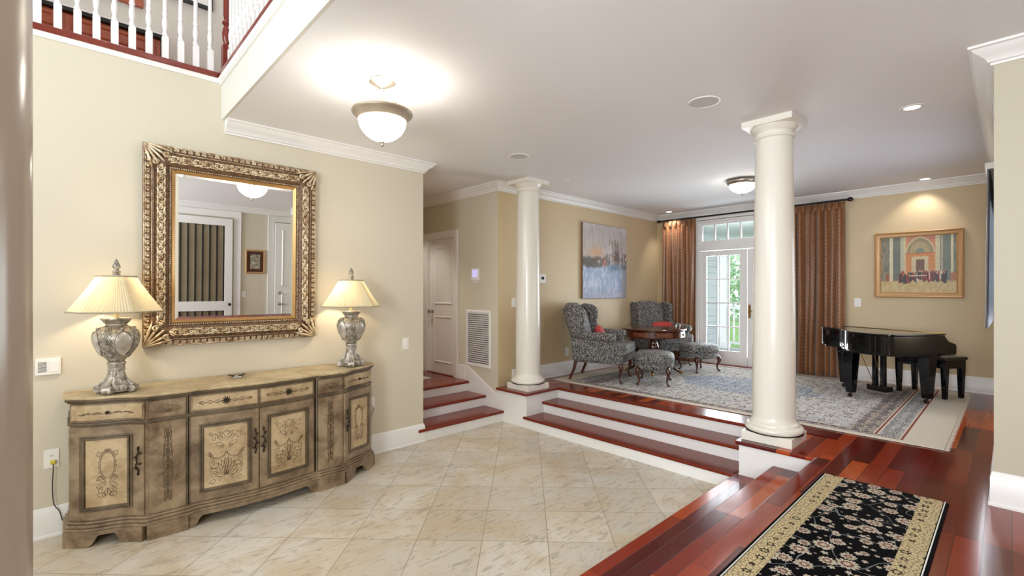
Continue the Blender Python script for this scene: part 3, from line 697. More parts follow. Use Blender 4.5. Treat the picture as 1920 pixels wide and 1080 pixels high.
def orn_swag():
    L = [arc(.45, .12, .42, .22, PI, 2 * PI), arc(.45, .16, .42, .22, PI, 2 * PI), spiral(.86, .12, .12, 1.2, PI, 1), spiral(.30, .62, .14, 1.3, 0, 1), spiral(.62, .66, .17, 1.3, PI, -1), spiral(.80, .80, .1, 1.2, 0, 1), arc(0, .75, .22, .12, 0, PI), leafp(.05, .60, .4, .7, .35), leafp(.1, .35, .5, .25, .3), spiral(.22, .30, .1, 1.1, 0, 1)]
    for a in (.15, .5, .85, 1.2, 1.5): L.append(leafp(.03, -.72, .62, a, .28))
    L += [spiral(.62, -.60, .2, 1.4, PI / 2, -1), spiral(.36, -.84, .12, 1.2, 0, 1), leafp(.35, -.30, .5, -.2, .3), spiral(.78, -.22, .14, 1.2, PI, 1), leafp(.62, -.2, .4, 1.0, .3), arc(0, -.1, .1, .5, -PI / 2, 0), leafp(.55, -.85, .35, -.2, .35), spiral(.8, -.42, .1, 1.1, 0, -1)]
    return mirror(L)
def orn_shell():
    L = [arc(0, -.5, .5, .4, PI * .05, PI * .5)]
    for a in (.25, .6, .95, 1.3, PI / 2): L.append(leafp(0, -.6, 1.2, a, .3))
    L += [spiral(.75, -.4, .22, 1.2, PI, 1)]
    return mirror(L)
def orn_drawer():
    L = [spiral(.30, .0, .10, 1.2, PI, 1), leafp(.18, -.2, .35, .9, .4), leafp(.32, -.3, .34, 1.2, .4), leafp(.42, -.3, .4, .9, .35), arc(.5, -.55, .38, .5, .2, PI * .8), leafp(.60, -.2, .25, .4, .4), leafp(.72, -.35, .22, .1, .4), spiral(.85, -.35, .09, 1.1, PI, -1), leafp(.08, -.4, .28, 1.4, .4)]
    return mirror(L)
def orn_band():
    L = []
    for i in range(3):
        x = .2 + i * .26; L += [spiral(x, 0, .12, 1.2, PI if i % 2 else 0, 1 if i % 2 else -1), leafp(x + .05, -.3, .2, .8, .4), leafp(x + .05, .3, .2, -.8, .4)]
    L += [leafp(.86, 0, .12, .7, .6), leafp(.86, 0, .12, -.7, .6)]
    return mirror(L)
def orn_drop():
    L = []
    for i in range(9):
        y = .92 - i * .22; sz = .62 - .05 * abs(i - 4)
        L += [leafp(.02, y, sz, -.5, .45), leafp(.02, y - .06, sz * .8, .5, .45)]
        if i % 2 == 0: L.append(spiral(.22, y - .1, .2, 1.2, PI, -1))
    L.append([(0, .95), (.06, .5), (-.05, 0), (.05, -.5), (0, -.98)])
    return mirror(L)
def emboss(lines, ta, tb, z0, z1, o, name, parent, r=.0013, m=None):
    mb = MB(); w_ = (tb - ta) / 2; h_ = (z1 - z0) / 2
    for l in lines:
        mb.tube([S(ta + w_ + x * w_, z0 + h_ + y * h_, o) for x, y in l], r, 4)
    return mb.build(name, m or M['carve'], parent)
def rect_frame(mb, ta, tb, za, zb, w_, o0, o1, n=16):
    ribbon(mb, ta, tb, za, za + w_, o0, o1, n); ribbon(mb, ta, tb, zb - w_, zb, o0, o1, n)
    ribbon(mb, ta, ta + w_, za + w_, zb - w_, o0, o1, 2); ribbon(mb, tb - w_, tb, za + w_, zb - w_, o0, o1, 2)
def pull(t, z, parent, o=.02):
    m = MB(); P_ = lambda x, y, d: S(t + x, z + y, d)
    m.tube([P_(.004 * math.sin(i * .9), -.075 + .15 * i / 18, o + .016 * math.sin(PI * i / 18)) for i in range(19)], [.0035 + .002 * abs(math.sin(i * 1.1)) for i in range(19)], 8)
    for y, s in ((.05, 1), (-.05, -1), (.02, -1), (-.02, 1)):
        m.tube([P_(*(a, b)[:2], o + .004) for a, b in [(x * .03 * s, y + yy * .03) for x, yy in spiral(.3, 0, .35, 1.2, 0, 1, 14)]], .0026, 6)
    for y in (-.085, .085): m.ball(P_(0, y, o), (.007, .007, .013))
    m.build('pull_handle', M['bronze'], parent, smooth=True)
def cab_door(ta, tb, lines, hinge_left, name_l=None, cream='sbl'):
    f = MB(); ribbon(f, ta + .004, tb - .004, .168, .768, .001, .014, 20)
    d = f.build('door', M['sb'], sb, bevel=.003)
    w_ = (tb - ta); m_ = .15 * w_ if w_ < .4 else .12 * w_
    m_ = max(m_, .05)
    g = MB(); a, b, e, h = ta + m_, tb - m_, .222, .712
    rect_frame(g, a, b, e, h, .012, .014, .022); rect_frame(g, a + .014, b - .014, e + .014, h - .014, .010, .014, .027); g.build('moulding', M['sbd'], d, bevel=.003)
    p = MB(); ribbon(p, a + .028, b - .028, e + .028, h - .028, .012, .018, 16); p.build('cream_panel', M[cream], d, bevel=.004)
    emboss(lines, a + .045, b - .045, e + .045, h - .045, .0185, 'carved_ornament', d)
    pull(ta + .028 if not hinge_left else tb - .028, .53, d)
    return d
def drawer(ta, tb, lines, pts, star=False):
    f = MB(); ribbon(f, ta + .004, tb - .004, .803, .918, .001, .010, 20); d = f.build('drawer', M['sb'], sb, bevel=.003)
    p = MB(); ribbon(p, ta + .014, tb - .014, .813, .908, .008, .013, 18); p.build('drawer_front', M['sbl'], d, bevel=.003)
    emboss(lines, ta + .04, tb - .04, .822, .9, .0135, 'carved_ornament', d, .0013)
    for t in pts:
        k = MB(); k.ball(S(t, .862, .032), .0115)
        k.tube([S(t, .862, .012), S(t, .862, .03)], .005)
        if star:
            for i in range(10): a = 2 * PI * i / 10; k.tube([S(t, .862, .015), S(t + .03 * math.cos(a), .862 + .03 * math.sin(a), .014)], [.006, .002], 6)
        k.build('knob', M['bronze'], d, smooth=True)
cab_door(0.0, .37, orn_wreath(), True); cab_door(LN - .37, LN, orn_wreath(), False)
C_ = LN / 2
cab_door(.618, C_, orn_swag(), True); cab_door(C_, LN - .618, orn_swag(), False, cream='sbl')
drawer(0.0, .37, orn_drawer(), [.185]); drawer(LN - .37, LN, orn_drawer(), [LN - .185])
drawer(.618, C_, orn_band(), [.618 + (C_ - .618) / 2], True); drawer(C_, LN - .618, orn_band(), [C_ + (C_ - .618) / 2], True)
for ta, tb in ((.385, .588), (LN - .588, LN - .385)):
    f = MB(); ribbon(f, ta, tb, .168, .768, .0, .010, 4); q = f.build('pilaster', M['sb'], sb, bevel=.003); emboss(orn_drop(), ta + .045, tb - .045, .24, .73, .0105, 'carved_ornament', q, .0015)
    f = MB(); ribbon(f, ta, tb, .803, .918, .0, .010, 4); q = f.build('pilaster_block', M['sb'], sb, bevel=.003); emboss(orn_shell(), ta + .03, tb - .03, .815, .905, .0105, 'carved_ornament', q, .0014)
gp = MB()
for t in (.602, LN - .602): ribbon(gp, t - .008, t + .008, .16, .92, -.004, .004, 2)
gp.build('dark_groove', M['dark'], sb)
hg = MB()
for z in (.18, .62, .80): hg.box(-.006, 0, -.22, -.19, z, z + .07)
hg.build('hinge', M['black'], sb)
# little glass dish on top
gm = NT('clear_cut_glass'); gm.base((1, 1, 1, 1), .03); gm.b.inputs['Transmission Weight'].default_value = 1.0; gm.b.inputs['IOR'].default_value = 1.48
gdish = MB().lathe([(.030, 0), (.034, .004), (.022, .008), (.055, .020), (.062, .028), (.058, .029), (.045, .020), (.010, .012)], 20, rfun=lambda a, z: 1 + .05 * math.cos(10 * a)).build('glass_dish', gm.m, smooth=True)
gdish.location = (.98, 4.22, .9705); tag(gdish, 'tiny clear glass dish at the middle of the sideboard top', 'dish')

# ------------------------------------------------------------------ TABLE LAMPS
def shade_mat():
    t = NT('pleated_silk_shade'); nt = t.t
    d = t.n('ShaderNodeBsdfDiffuse'); d.inputs[0].default_value = rgb(214, 206, 180)
    tl = t.n('ShaderNodeBsdfTranslucent'); tl.inputs[0].default_value = rgb(226, 214, 176)
    mx = t.n('ShaderNodeMixShader'); mx.inputs[0].default_value = .34
    nt.links.new(d.outputs[0], mx.inputs[1]); nt.links.new(tl.outputs[0], mx.inputs[2]); nt.links.new(mx.outputs[0], t.out.inputs[0]); return t.m
M['shade'] = shade_mat()
M['socket'] = paint('candle_socket', rgb(230, 214, 170), .5)
def make_lamp(loc, label, rz=0):
    t = thing('table_lamp', label, 'lamp', loc, rz, group='matching urn table lamps on the sideboard')
    # foot with beads and scroll feet
    f = MB(); f.lathe([(.085, .012), (.088, .02), (.088, .045), (.080, .052), (.074, .06), (.066, .075), (.052, .105), (.044, .135), (.043, .15)], 48, rfun=lambda a, z: 1 + (.05 * math.cos(12 * a) if z > .055 and z < .14 else 0))
    f.build('foot', M['silver'], t, smooth=True, ang=50)
    b = MB()
    for i in range(24): a = 2 * PI * i / 24; b.ball((.090 * math.cos(a), .090 * math.sin(a), .033), .0085, 8, 6)
    b.build('bead_ring', M['silver'], t, smooth=True)
    for i in range(4):
        a = PI / 4 + i * PI / 2; R_ = Matrix.Rotation(a, 4, 'Z'); s = MB()
        pts = [R_ @ Vector((.075 + .022 * math.cos(q), 0, .026 + .022 * math.sin(q))) for q in [0]]
        s.lathe([(.010, -.030), (.024, -.028), (.026, -.01), (.026, .01), (.024, .028), (.010, .030)], 18, M=R_ @ Matrix.Translation((.098, 0, .027)) @ Matrix.Rotation(PI / 2, 4, 'X'))
        s.tube([R_ @ Vector(p) for p in ((.10, 0, .045), (.085, 0, .055), (.068, 0, .075), (.055, 0, .10))], [.014, .014, .010, .006], 8)
        s.build('scroll_foot', M['silver'], t, smooth=True, ang=50)
    k = MB(); k.lathe([(.043, .148), (.050, .153), (.050, .160), (.046, .164), (.047, .19), (.052, .196), (.050, .204), (.040, .21)], 32); k.build('collar', M['silver'], t, smooth=True, ang=40)
    prof = [(.040, .205), (.052, .222), (.074, .25), (.096, .285), (.112, .32), (.121, .355), (.121, .385), (.112, .412), (.094, .432), (.070, .444), (.060, .452)]
    MB().lathe(prof, 40).build('urn_body', M['silver'], t, smooth=True)
    def surf(a, z, o):
        for (r0, z0), (r1, z1) in zip(prof, prof[1:]):
            if z0 <= z <= z1: r = r0 + (r1 - r0) * (z - z0) / (z1 - z0); break
        else: r = .06
        return Vector(((r + o) * math.cos(a), (r + o) * math.sin(a), z))
    orn = MB()
    for s4 in range(4):
        a0 = s4 * PI / 2 - PI / 2
        orn.tube([surf(a0 + .42 * math.cos(q), .335 + .082 * math.sin(q), .004) for q in [2 * PI * i / 28 for i in range(28)]], .0045, 6, closed=True)
        c0 = a0 + PI / 4
        for j in range(-3, 4):
            for d_ in (1, -1):
                pts = []
                for i in range(11):
                    z = .245 + .165 * i / 10; a = c0 + d_ * (i / 10 - .5) * .75 + j * .11
                    if abs(a - c0) < .33: pts.append(surf(a, z, .002))
                if len(pts) > 2: orn.tube(pts, .0028, 5)
        for zz, rr in ((.425, .012), (.245, .008)):
            orn.tube([surf(c0 + .25 * x, zz + .035 * y, .004) for x, y in spiral(.4, 0, .5, 1.3, 0, 1)], .0035, 6); orn.tube([surf(c0 - .25 * x, zz + .035 * y, .004) for x, y in spiral(.4, 0, .5, 1.3, 0, 1)], .0035, 6)
        orn.ball(surf(a0, .432, .004), (.013, .013, .010))
    orn.build('relief_ornament', M['silver'], t, smooth=True)
    med = MB()
    for s4 in range(4):
        a0 = s4 * PI / 2 - PI / 2
        med.grid(lambda u, v: tuple(surf(a0 + .38 * (v) * math.cos(2 * PI * u), .335 + .074 * v * math.sin(2 * PI * u), .0035 + .004 * (1 - v * v))), 24, 6, True)
    med.build('medallion', antique_silver('pale_medallion', rgb(206, 200, 188), rgb(160, 152, 138), .3, .4, 8), t, smooth=True)
    MB().lathe([(.056, .45), (.058, .456), (.056, .462), (.066, .472), (.082, .492), (.086, .494), (.086, .502), (.04, .503)], 60, rfun=lambda a, z: 1 + (.03 * math.cos(22 * a) if .46 < z < .49 else 0)).build('mouth_rim', M['silver'], t, smooth=True, ang=50)
    MB().lathe([(.016, .50), (.016, .66)], 16).build('socket', M['socket'], t, smooth=True, ang=50)
    # six sided pleated shade
    def hexr(a):
        a = (a + PI / 6) % (PI / 3) - PI / 6; return math.cos(PI / 6) / math.cos(a) * 1.0
    NP = 96; zb, zt, rb, rt = .545, .782, .262, .108
    def sh(u, v):
        i = int(round(u * NP * 2)); a = 2 * PI * i / (NP * 2); r = (rb + (rt - rb) * v) * hexr(a) * (1 + (.012 if i % 2 else -.012)); r -= .004 * math.sin(PI * v)
        return (r * math.cos(a), r * math.sin(a), zb + (zt - zb) * v)
    MB().grid(sh, NP * 2, 5, True).build('lamp_shade', M['shade'], t)
    e = MB(); hx = lambda r, z: [(r * hexr(2 * PI * i / 48) * math.cos(2 * PI * i / 48), r * hexr(2 * PI * i / 48) * math.sin(2 * PI * i / 48), z) for i in range(48)]
    e.tube(hx(rb + .002, zb), .005, 6, True); e.tube(hx(rt + .002, zt), .005, 6, True); e.build('shade_trim', paint('silver_braid', rgb(176, 166, 140), .6, .1, 60), t, smooth=True)
    MB().lathe([(.004, .66), (.004, .79)], 8).build('stem', M['nickel'], t)
    fp = [(.020, .786), (.024, .794), (.014, .800), (.022, .808), (.024, .816), (.016, .822), (.010, .828), (.018, .836), (.021, .846), (.019, .858), (.014, .872), (.008, .888), (.003, .900)]
    MB().lathe(fp, 20, rfun=lambda a, z: 1 + .10 * math.cos(8 * a + z * 200)).build('finial', M['silver'], t, smooth=True)
    bm2 = MB().ball((0, 0, .69), (.028, .028, .036)).build('bulb', glow('warm_bulb', (1, .78, .5, 1), 4), t, smooth=True)
    lamp('bulb_light', 'POINT', (0, .055, .68), 7.5, WARM, .03, parent=t)
    return t
make_lamp((.245, 4.165, .971), 'silver urn table lamp at the left end of the sideboard', .25)
make_lamp((1.90, 4.165, .971), 'silver urn table lamp at the right end of the sideboard', .35)

# ------------------------------------------------------------------ CARVED MIRROR
mi = thing('wall_mirror', 'large mirror in a wide carved champagne frame above the sideboard', 'mirror', (1.04, 4.452, 1.235))
mi.rotation_euler = (math.radians(1.2), 0, 0)
MWd, MH, FW = .632, 1.525, .20
rect = [(-MWd, 0), (MWd, 0), (MWd, MH), (-MWd, MH)]
m = MB(); m.sweep(rect, [(0, 0), (0, -.022), (.004, -.026), (.052, -.026), (.056, -.034), (.064, -.040), (.070, -.036), (.082, -.036), (.110, -.050), (.135, -.050), (.150, -.040), (.158, -.030), (.158, 0)], vert_y(0), True)
fo = m.build('frame', M['frame_lo'], mi, bevel=.002)
m = MB(); m.sweep(rect, [(.172, 0), (.172, -.024), (.180, -.030), (.188, -.022), (.196, -.014), (.200, -.010), (.200, 0)], vert_y(0), True); m.build('gilt_lip', paint('gilt_inner_lip', rgb(200, 158, 100), .3, .08, 30, metal=.5), mi)
m = MB(); m.sweep(rect, [(.157, 0), (.157, -.030), (.173, -.028), (.173, 0)], vert_y(0), True); m.build('inner_band', M['frame_lo'], mi)
# beads of the inner band
bd = MB()
def side_iter(off, step):
    a, b = MWd - off, MH - off
    nx = int(2 * a / step); nz = int((b - off) / step)
    for i in range(nx + 1): x = -a + 2 * a * i / nx; yield (x, off, 0); yield (x, b, PI)
    for i in range(1, nz): z = off + (b - off) * i / nz; yield (-a, z, -PI / 2); yield (a, z, PI / 2)
for x, z, a in side_iter(.165, .0145): bd.ball((x, -.032, z), (.0058, .006, .0058), 6, 4)
bd.build('bead_band', M['frame_hi'], mi, smooth=True)
# carved scroll band and outer fretwork
sc1 = MB(); rnd = random.Random(9)
def put(mb, lines, cx, cz, ang, s, y, r, depth_=.010):
    ca, sa = math.cos(ang), math.sin(ang)
    for l in lines:
        n = len(l); pts = []
        for i, (x, z) in enumerate(l):
            pts.append((cx + (x * ca - z * sa) * s, y - depth_ * math.sin(PI * (i + .5) / n), cz + (x * sa + z * ca) * s))
        rs = [r * (.45 + .75 * math.sin(PI * (i + .5) / n)) for i in range(n)]
        mb.tube(pts, rs, 6)
motif = [spiral(-.25, .0, .42, 1.35, 0, 1, 16), spiral(.55, .05, .34, 1.3, PI, 1, 16), [(-.9, -.35), (-.5, -.5), (0, -.42), (.4, -.55), (.9, -.45)], [(-.8, .5), (-.3, .55), (.2, .42), (.7, .55), (1.0, .4)], leafp(.9, -.3, .6, 1.2, .4, 5), leafp(-.95, .3, .6, -1.0, .4, 5)]
def run_side(x0, z0, x1, z1, ang, off, n):
    for i in range(n):
        u = (i + .5) / n; k = motif if i % 2 == 0 else [[(x, -y) for x, y in l] for l in motif]
        put(sc1, k, x0 + (x1 - x0) * u, z0 + (z1 - z0) * u, ang, .043, -.050, .0058, .012)
o_ = .107; A_ = MWd - o_; Bm = MH - o_
run_side(-A_ + .06, o_, A_ - .06, o_, 0, o_, 13); run_side(-A_ + .06, Bm, A_ - .06, Bm, PI, o_, 13)
run_side(-A_, o_ + .06, -A_, Bm - .06, PI / 2, o_, 16); run_side(A_, o_ + .06, A_, Bm - .06, -PI / 2, o_, 16)
for sx in (-1, 1):
    for z, sz in ((0, 1), (MH, -1)):
        cx = sx * (MWd); d_ = math.atan2(sz, -sx)
        for da in (-.5, -.25, 0, .25, .5):
            q = [(cx + math.cos(d_ + da) * t_, z + math.sin(d_ + da) * t_) for t_ in (.02, .07, .12, .17, .20)]
            sc1.tube([(x, -.034 - .022 * math.sin(PI * i / 4), z_) for i, (x, z_) in enumerate(q)], [.004, .009, .010, .008, .003], 6)
        put(sc1, [spiral(0, 0, .8, 1.4, 0, 1, 16)], cx - sx * .075, z + sz * .14, 0, .03, -.05, .007); put(sc1, [spiral(0, 0, .8, 1.4, 0, -1, 16)], cx - sx * .14, z + sz * .075, 0, .03, -.05, .007)
sc1.build('carved_scrolls', M['frame_hi'], mi, smooth=True)
ou = MB(); fm = [spiral(-.2, 0, .55, 1.1, 0, 1, 9), leafp(.3, -.5, 1.0, 1.2, .4, 4), [(-1, -.8), (0, -.6), (1, -.8)]]
for x, z, a in side_iter(.029, .044): put(ou, fm, x, z, a, .020, -.026, .0042, .004)
for off in (.006, .053):
    q = [(-MWd + off, off), (MWd - off, off), (MWd - off, MH - off), (-MWd + off, MH - off)]
    for (a, b), (c_, d) in zip(q, q[1:] + q[:1]): ou.tube([(a, -.028, b), (c_, -.028, d)], .0035, 6)
ou.build('fretwork_border', M['frame_hi'], mi, smooth=True)
gm2 = NT('mirror_silvering'); gm2.base((.86, .87, .86, 1), .0, 1.0)
gx = MWd - .196
m = MB(); bv = .024
m.add([(-gx, -.008, .196), (gx, -.008, .196), (gx, -.008, MH - .196), (-gx, -.008, MH - .196), (-gx + bv, -.0095, .196 + bv), (gx - bv, -.0095, .196 + bv), (gx - bv, -.0095, MH - .196 - bv), (-gx + bv, -.0095, MH - .196 - bv)],
      [(0, 1, 5, 4), (1, 2, 6, 5), (2, 3, 7, 6), (3, 0, 4, 7), (4, 5, 6, 7)])
m.build('mirror_glass', gm2.m, mi)

# ------------------------------------------------------------------ CEILING FIXTURES
pl = thing('ceiling_light', 'semi-flush bowl light hanging on bow arms below the foyer ceiling', 'light', (1.537, 2.893, ZC))
MB().lathe([(.070, 0), (.088, -.004), (.088, -.014), (.074, -.022), (.060, -.030), (.030, -.046), (.022, -.06), (.030, -.066), (.018, -.075)], 40).build('canopy', M['nickel'], pl, smooth=True, ang=40)
MB().lathe([(.016, -.07), (.016, -.20)], 16).build('stem', M['nickel'], pl, smooth=True, ang=40)
rim = [(.168, -.205), (.182, -.200), (.194, -.205), (.199, -.216), (.193, -.228), (.180, -.236), (.163, -.262), (.152, -.268), (.147, -.262), (.156, -.235), (.168, -.212)]
MB().lathe(rim, 64, caps=False).build('rim_band', paint('pewter_band', rgb(176, 162, 142), .4, .08, 20, metal=.5), pl, smooth=True, ang=60)
MB().lathe([(.156 * math.cos(a), -.258 - .145 * math.sin(a)) for a in [i * PI / 2 / 14 for i in range(14)]] + [(.004, -.403)], 48, caps=False).build('glass_bowl', M['bowl'], pl, smooth=True)
for i in range(3):
    a = i * 2 * PI / 3 + .5; ca, sa = math.cos(a), math.sin(a)
    m = MB(); m.tube([(r * ca, r * sa, z) for r, z in ((.025, -.06), (.07, -.075), (.12, -.11), (.16, -.155), (.172, -.202))], .0045, 8); m.ball((.177 * ca, .177 * sa, -.200), .010); m.build('arm', M['nickel'], pl, smooth=True)
MB().lathe([(.004, -.402), (.020, -.406), (.020, -.414), (.010, -.420), (.013, -.428), (.008, -.436), (.002, -.442)], 16).build('finial', M['nickel'], pl, smooth=True)
lamp('bulb_light', 'POINT', (0, 0, -.23), 5, NEUT, .05, parent=pl)
fl = thing('ceiling_light', 'flush bowl light on the sitting room ceiling beside the big column', 'light', (6.187, 2.332, ZC))
MB().lathe([(.10, 0), (.168, -.004), (.182, -.018), (.184, -.034), (.174, -.046), (.166, -.062), (.156, -.066), (.152, -.060)], 48).build('rim_band', M['nickel'], fl, smooth=True, ang=50)
MB().lathe([(.156 * math.cos(a) ** 1.25, -.064 - .105 * math.sin(a)) for a in [i * PI / 2 / 12 for i in range(12)]] + [(.004, -.169)], 48, caps=False).build('glass_bowl', glow('lit_flush_bowl', (1, .93, .82, 1), 24), fl, smooth=True)
MB().lathe([(.004, -.166), (.018, -.170), (.018, -.178), (.008, -.186), (.010, -.194), (.002, -.204)], 16).build('finial', M['nickel'], fl, smooth=True)
for i in range(3):
    a = i * 2 * PI / 3 - .9; m = MB(); m.tube([(r_ * math.cos(a), r_ * math.sin(a), z_) for r_, z_ in ((.166, -.05), (.170, -.068), (.150, -.105), (.100, -.145), (.05, -.166), (.012, -.175))], .0035, 6); m.build('arm', M['nickel'], fl, smooth=True)
def can(x, y, lab, aim, pw, tilt=None):
    t = thing('recessed_light', lab, 'light', (x, y, ZC))
    MB().lathe([(.050, -.001), (.052, -.006), (.072, -.005), (.076, 0), (.050, 0)], 32, caps=False).build('trim_ring', M['white'], t, smooth=True, ang=40)
    MB().lathe([(.001, -.002), (.050, -.002)], 32, caps=False).build('lens', M['lens'], t)
    l = lamp('spot_light', 'SPOT', (0, 0, -.02), pw, NEUT, .04, parent=t, spot=95, blend=.7)
    if aim: v = Vector(aim) - Vector((x, y, ZC)); l.rotation_euler = v.to_track_quat('-Z', 'Y').to_euler()
can(4.698, .526, 'round recessed downlight nearest the right edge, in front of the piano', None, 26)
can(7.80, .75, 'round recessed downlight over the gilt framed painting', (8.03, .85, 2.2), 16)
can(7.72, 4.15, 'small recessed downlight in the corner above the left curtain', (7.98, 4.15, 2.2), 24)
can(3.45, 6.1, 'added unseen fill downlight over the hall door landing', None, 45)  # put in behind the wall to brighten the dark hall
can(3.05, 5.2, 'added unseen fill downlight over the hall steps', None, 20)  # another added hall fill, set where the wall hides it
gl = thing('ceiling_light', 'added unseen fill bowl light on the upstairs gallery ceiling', 'light', (.4, 5.05, 6.1))  # added above the view to light the balusters
MB().lathe([(.20, 0), (.21, -.03), (.19, -.05)], 32).build('rim_band', M['nickel'], gl, smooth=True, ang=50)
MB().lathe([(.19 * math.cos(a), -.05 - .1 * math.sin(a)) for a in [i * PI / 2 / 10 for i in range(10)]] + [(.004, -.15)], 32, caps=False).build('glass_bowl', glow('gallery_fill_bowl', (1, .95, .88, 1), 30), gl, smooth=True)
def speaker(x, y, lab, r=.11):
    t = thing('ceiling_speaker', lab, 'speaker', (x, y, ZC)); MB().lathe([(r - .008, -.002), (r - .006, -.007), (r, -.006), (r + .004, 0)], 40).build('rim', M['white'], t, smooth=True, ang=40)
    MB().lathe([(.002, -.0045), (r - .008, -.0045)], 40, caps=False).build('grille', paint('speaker_grille', rgb(214, 212, 208), .8, .05, 200), t)
speaker(3.442, 1.571, 'white disc speaker on the ceiling left of the big column')
speaker(3.424, 3.524, 'white disc speaker on the ceiling before the far column', .10)
sd_ = thing('smoke_detector', 'tiny round detector on the ceiling just past the far column', 'detector', (4.602, 3.866, ZC)); MB().lathe([(.03, 0), (.03, -.008), (.02, -.014), (.002, -.015)], 24).build('housing', M['white'], sd_, smooth=True, ang=40)
MB().lathe([(.002, -.0155), (.006, -.017), (.002, -.018)], 12).build('sensor', M['nickel'], sd_, smooth=True)

# ------------------------------------------------------------------ WALL PLATES etc.
def plate_y(x, y, z, w_, h, lab, cat, rock=1, outlet=False, name='light_switch', facing=-1):
    t = thing(name, lab, cat, (x, y, z)); s = facing
    MB().box(-w_ / 2, w_ / 2, min(0, s * .006), max(0, s * .006), -h / 2, h / 2).build('plate', M['plate'], t, bevel=.002)
    for i in range(rock):
        cx = (i - (rock - 1) / 2) * .046
        if outlet:
            m = MB()
            for dz in (-.02, .02):
                for dx in (-.006, .006): m.box(cx + dx - .0014, cx + dx + .0014, min(s * .0062, s * .007), max(s * .0062, s * .007), dz - .005, dz + .005)
            m.build('socket_slots', M['dark'], t)
        else: MB().box(cx - .014, cx + .014, min(s * .006, s * .011), max(s * .006, s * .011), -.032, .032).build('rocker', M['plate'], t, bevel=.0015)
    return t
kp = thing('intercom_panel', 'white grille intercom panel on the wall left of the lamp', 'intercom', (-.09, YL, 1.147))
MB().box(-.062, .062, -.018, 0, -.055, .055).build('housing', M['plate'], kp, bevel=.003)
m = MB()
for i in range(9): m.box(-.05, -.008, -.0195, -.018, -.035 + i * .008, -.032 + i * .008)
m.build('grille_slots', M['dark'], kp); MB().box(.004, .052, -.021, -.018, -.036, .036).build('button', M['plate'], kp, bevel=.002)
ol = plate_y(-.075, YL, .522, .075, .125, 'white wall outlet with a plugged-in lamp cord, left of the sideboard', 'outlet', 1, True, 'wall_outlet')
def cord(lab, pts, m, plugc, r=.003):
    t = thing('lamp_cord', lab, 'cord', pts[0]); o = Vector(pts[0]); P = [Vector(p) - o for p in pts]; out = []
    for i in range(len(P) - 1):
        p0, p1, p2, p3 = P[max(i - 1, 0)], P[i], P[i + 1], P[min(i + 2, len(P) - 1)]
        for k in range(8):
            u = k / 8; out.append(.5 * ((2 * p1) + (p2 - p0) * u + (2 * p0 - 5 * p1 + 4 * p2 - p3) * u * u + (3 * p1 - p0 - 3 * p2 + p3) * u ** 3))
    out.append(P[-1]); MB().tube(out, r, 6).build('cable', m, t, smooth=True)
    MB().box(-.014, .014, -.004, .020, -.012, .012).build('plug', plugc, t, bevel=.004)
cord('dark cord dropping from the left wall outlet behind the sideboard', [(-.068, YL - .028, .500), (-.066, YL - .034, .46), (-.070, YL - .03, .33), (-.062, YL - .03, .22), (-.035, YL - .028, .16), (-.022, YL - .028, .10), (.0, YL - .028, .06)], paint('dark_cord', rgb(60, 58, 58), .5), paint('yellow_plug', rgb(214, 200, 60), .5))
plate_y(2.245, YL, .525, .072, .118, 'white wall outlet right of the sideboard near the floor', 'outlet', 1, True, 'wall_outlet')
cord('brown braided cord hanging from the outlet right of the sideboard', [(2.255, YL - .028, .500), (2.252, YL - .035, .46), (2.22, YL - .03, .36), (2.18, YL - .028, .24), (2.155, YL - .028, .17)], paint('brown_cord', rgb(96, 70, 46), .6), M['plate'])
plate_y(2.638, YL, 1.095, .072, .118, 'white light switch near the free end of the mirror wall', 'switch')
plate_y(4.33, 4.56, 1.505, .072, .118, 'white light switch half hidden behind the far column', 'switch')
plate_y(5.428, 4.56, .76, .072, .118, 'white wall outlet left of the nearer wing chair', 'outlet', 1, True, 'wall_outlet')
plate_y(7.30, 4.56, .72, .118, .118, 'double wall outlet glimpsed under the round table', 'outlet', 2, True, 'wall_outlet')
plate_y(2.54, YB, 1.35, .072, .118, 'outlet plate on the back wall seen in the mirror', 'outlet', 1, True, 'wall_outlet', 1)
th_ = thing('thermostat', 'white thermostat with small dark display right of the far column', 'thermostat', (4.876, 4.56, 1.834))
MB().box(-.068, .068, -.022, 0, -.062, .062).build('housing', M['plate'], th_, bevel=.004); MB().box(-.030, .030, -.0235, -.022, -.012, .028).build('display', M['dark'], th_)
def plate_x(x, y, z, lab):
    t = thing('light_switch', lab, 'switch', (x, y, z)); MB().box(-.006, 0, -.038, .038, -.06, .06).build('plate', M['plate'], t, bevel=.002); MB().box(-.011, -.006, -.014, .014, -.032, .032).build('rocker', M['plate'], t, bevel=.0015)
plate_x(XF, 1.482, 1.50, 'white light switch between the right curtain and the gilt painting')
kb = thing('security_keypad', 'wall keypad with a glowing violet screen above the vent grille', 'keypad', (XW, 5.02, 1.885))
MB().box(-.022, 0, -.075, .075, -.085, .085).build('housing', M['plate'], kb, bevel=.004)
MB().box(-.0235, -.022, -.055, .055, -.035, .065).build('screen', glow('keypad_screen', rgb(120, 120, 220), .8), kb)
m = MB().box(-.015, 0, -.05, .05, -.115, -.09); m.build('lower_plate', M['plate'], kb, bevel=.002)
vg = thing('vent_grille', 'tall white louvred air return grille on the wall by the hall steps', 'vent', (XW, 4.97, 1.015))
a, b = .262, .385
MB().sweep([(-a, -b), (a, -b), (a, b), (-a, b)], [(0, 0), (0, -.006), (.012, -.012), (.032, -.012), (.038, 0)], vert_x(0), True).build('frame', M['white'], vg)
MB().box(-.002, 0, -a + .03, a - .03, -b + .03, b - .03).build('backing', M['dark'], vg)
sl = MB()
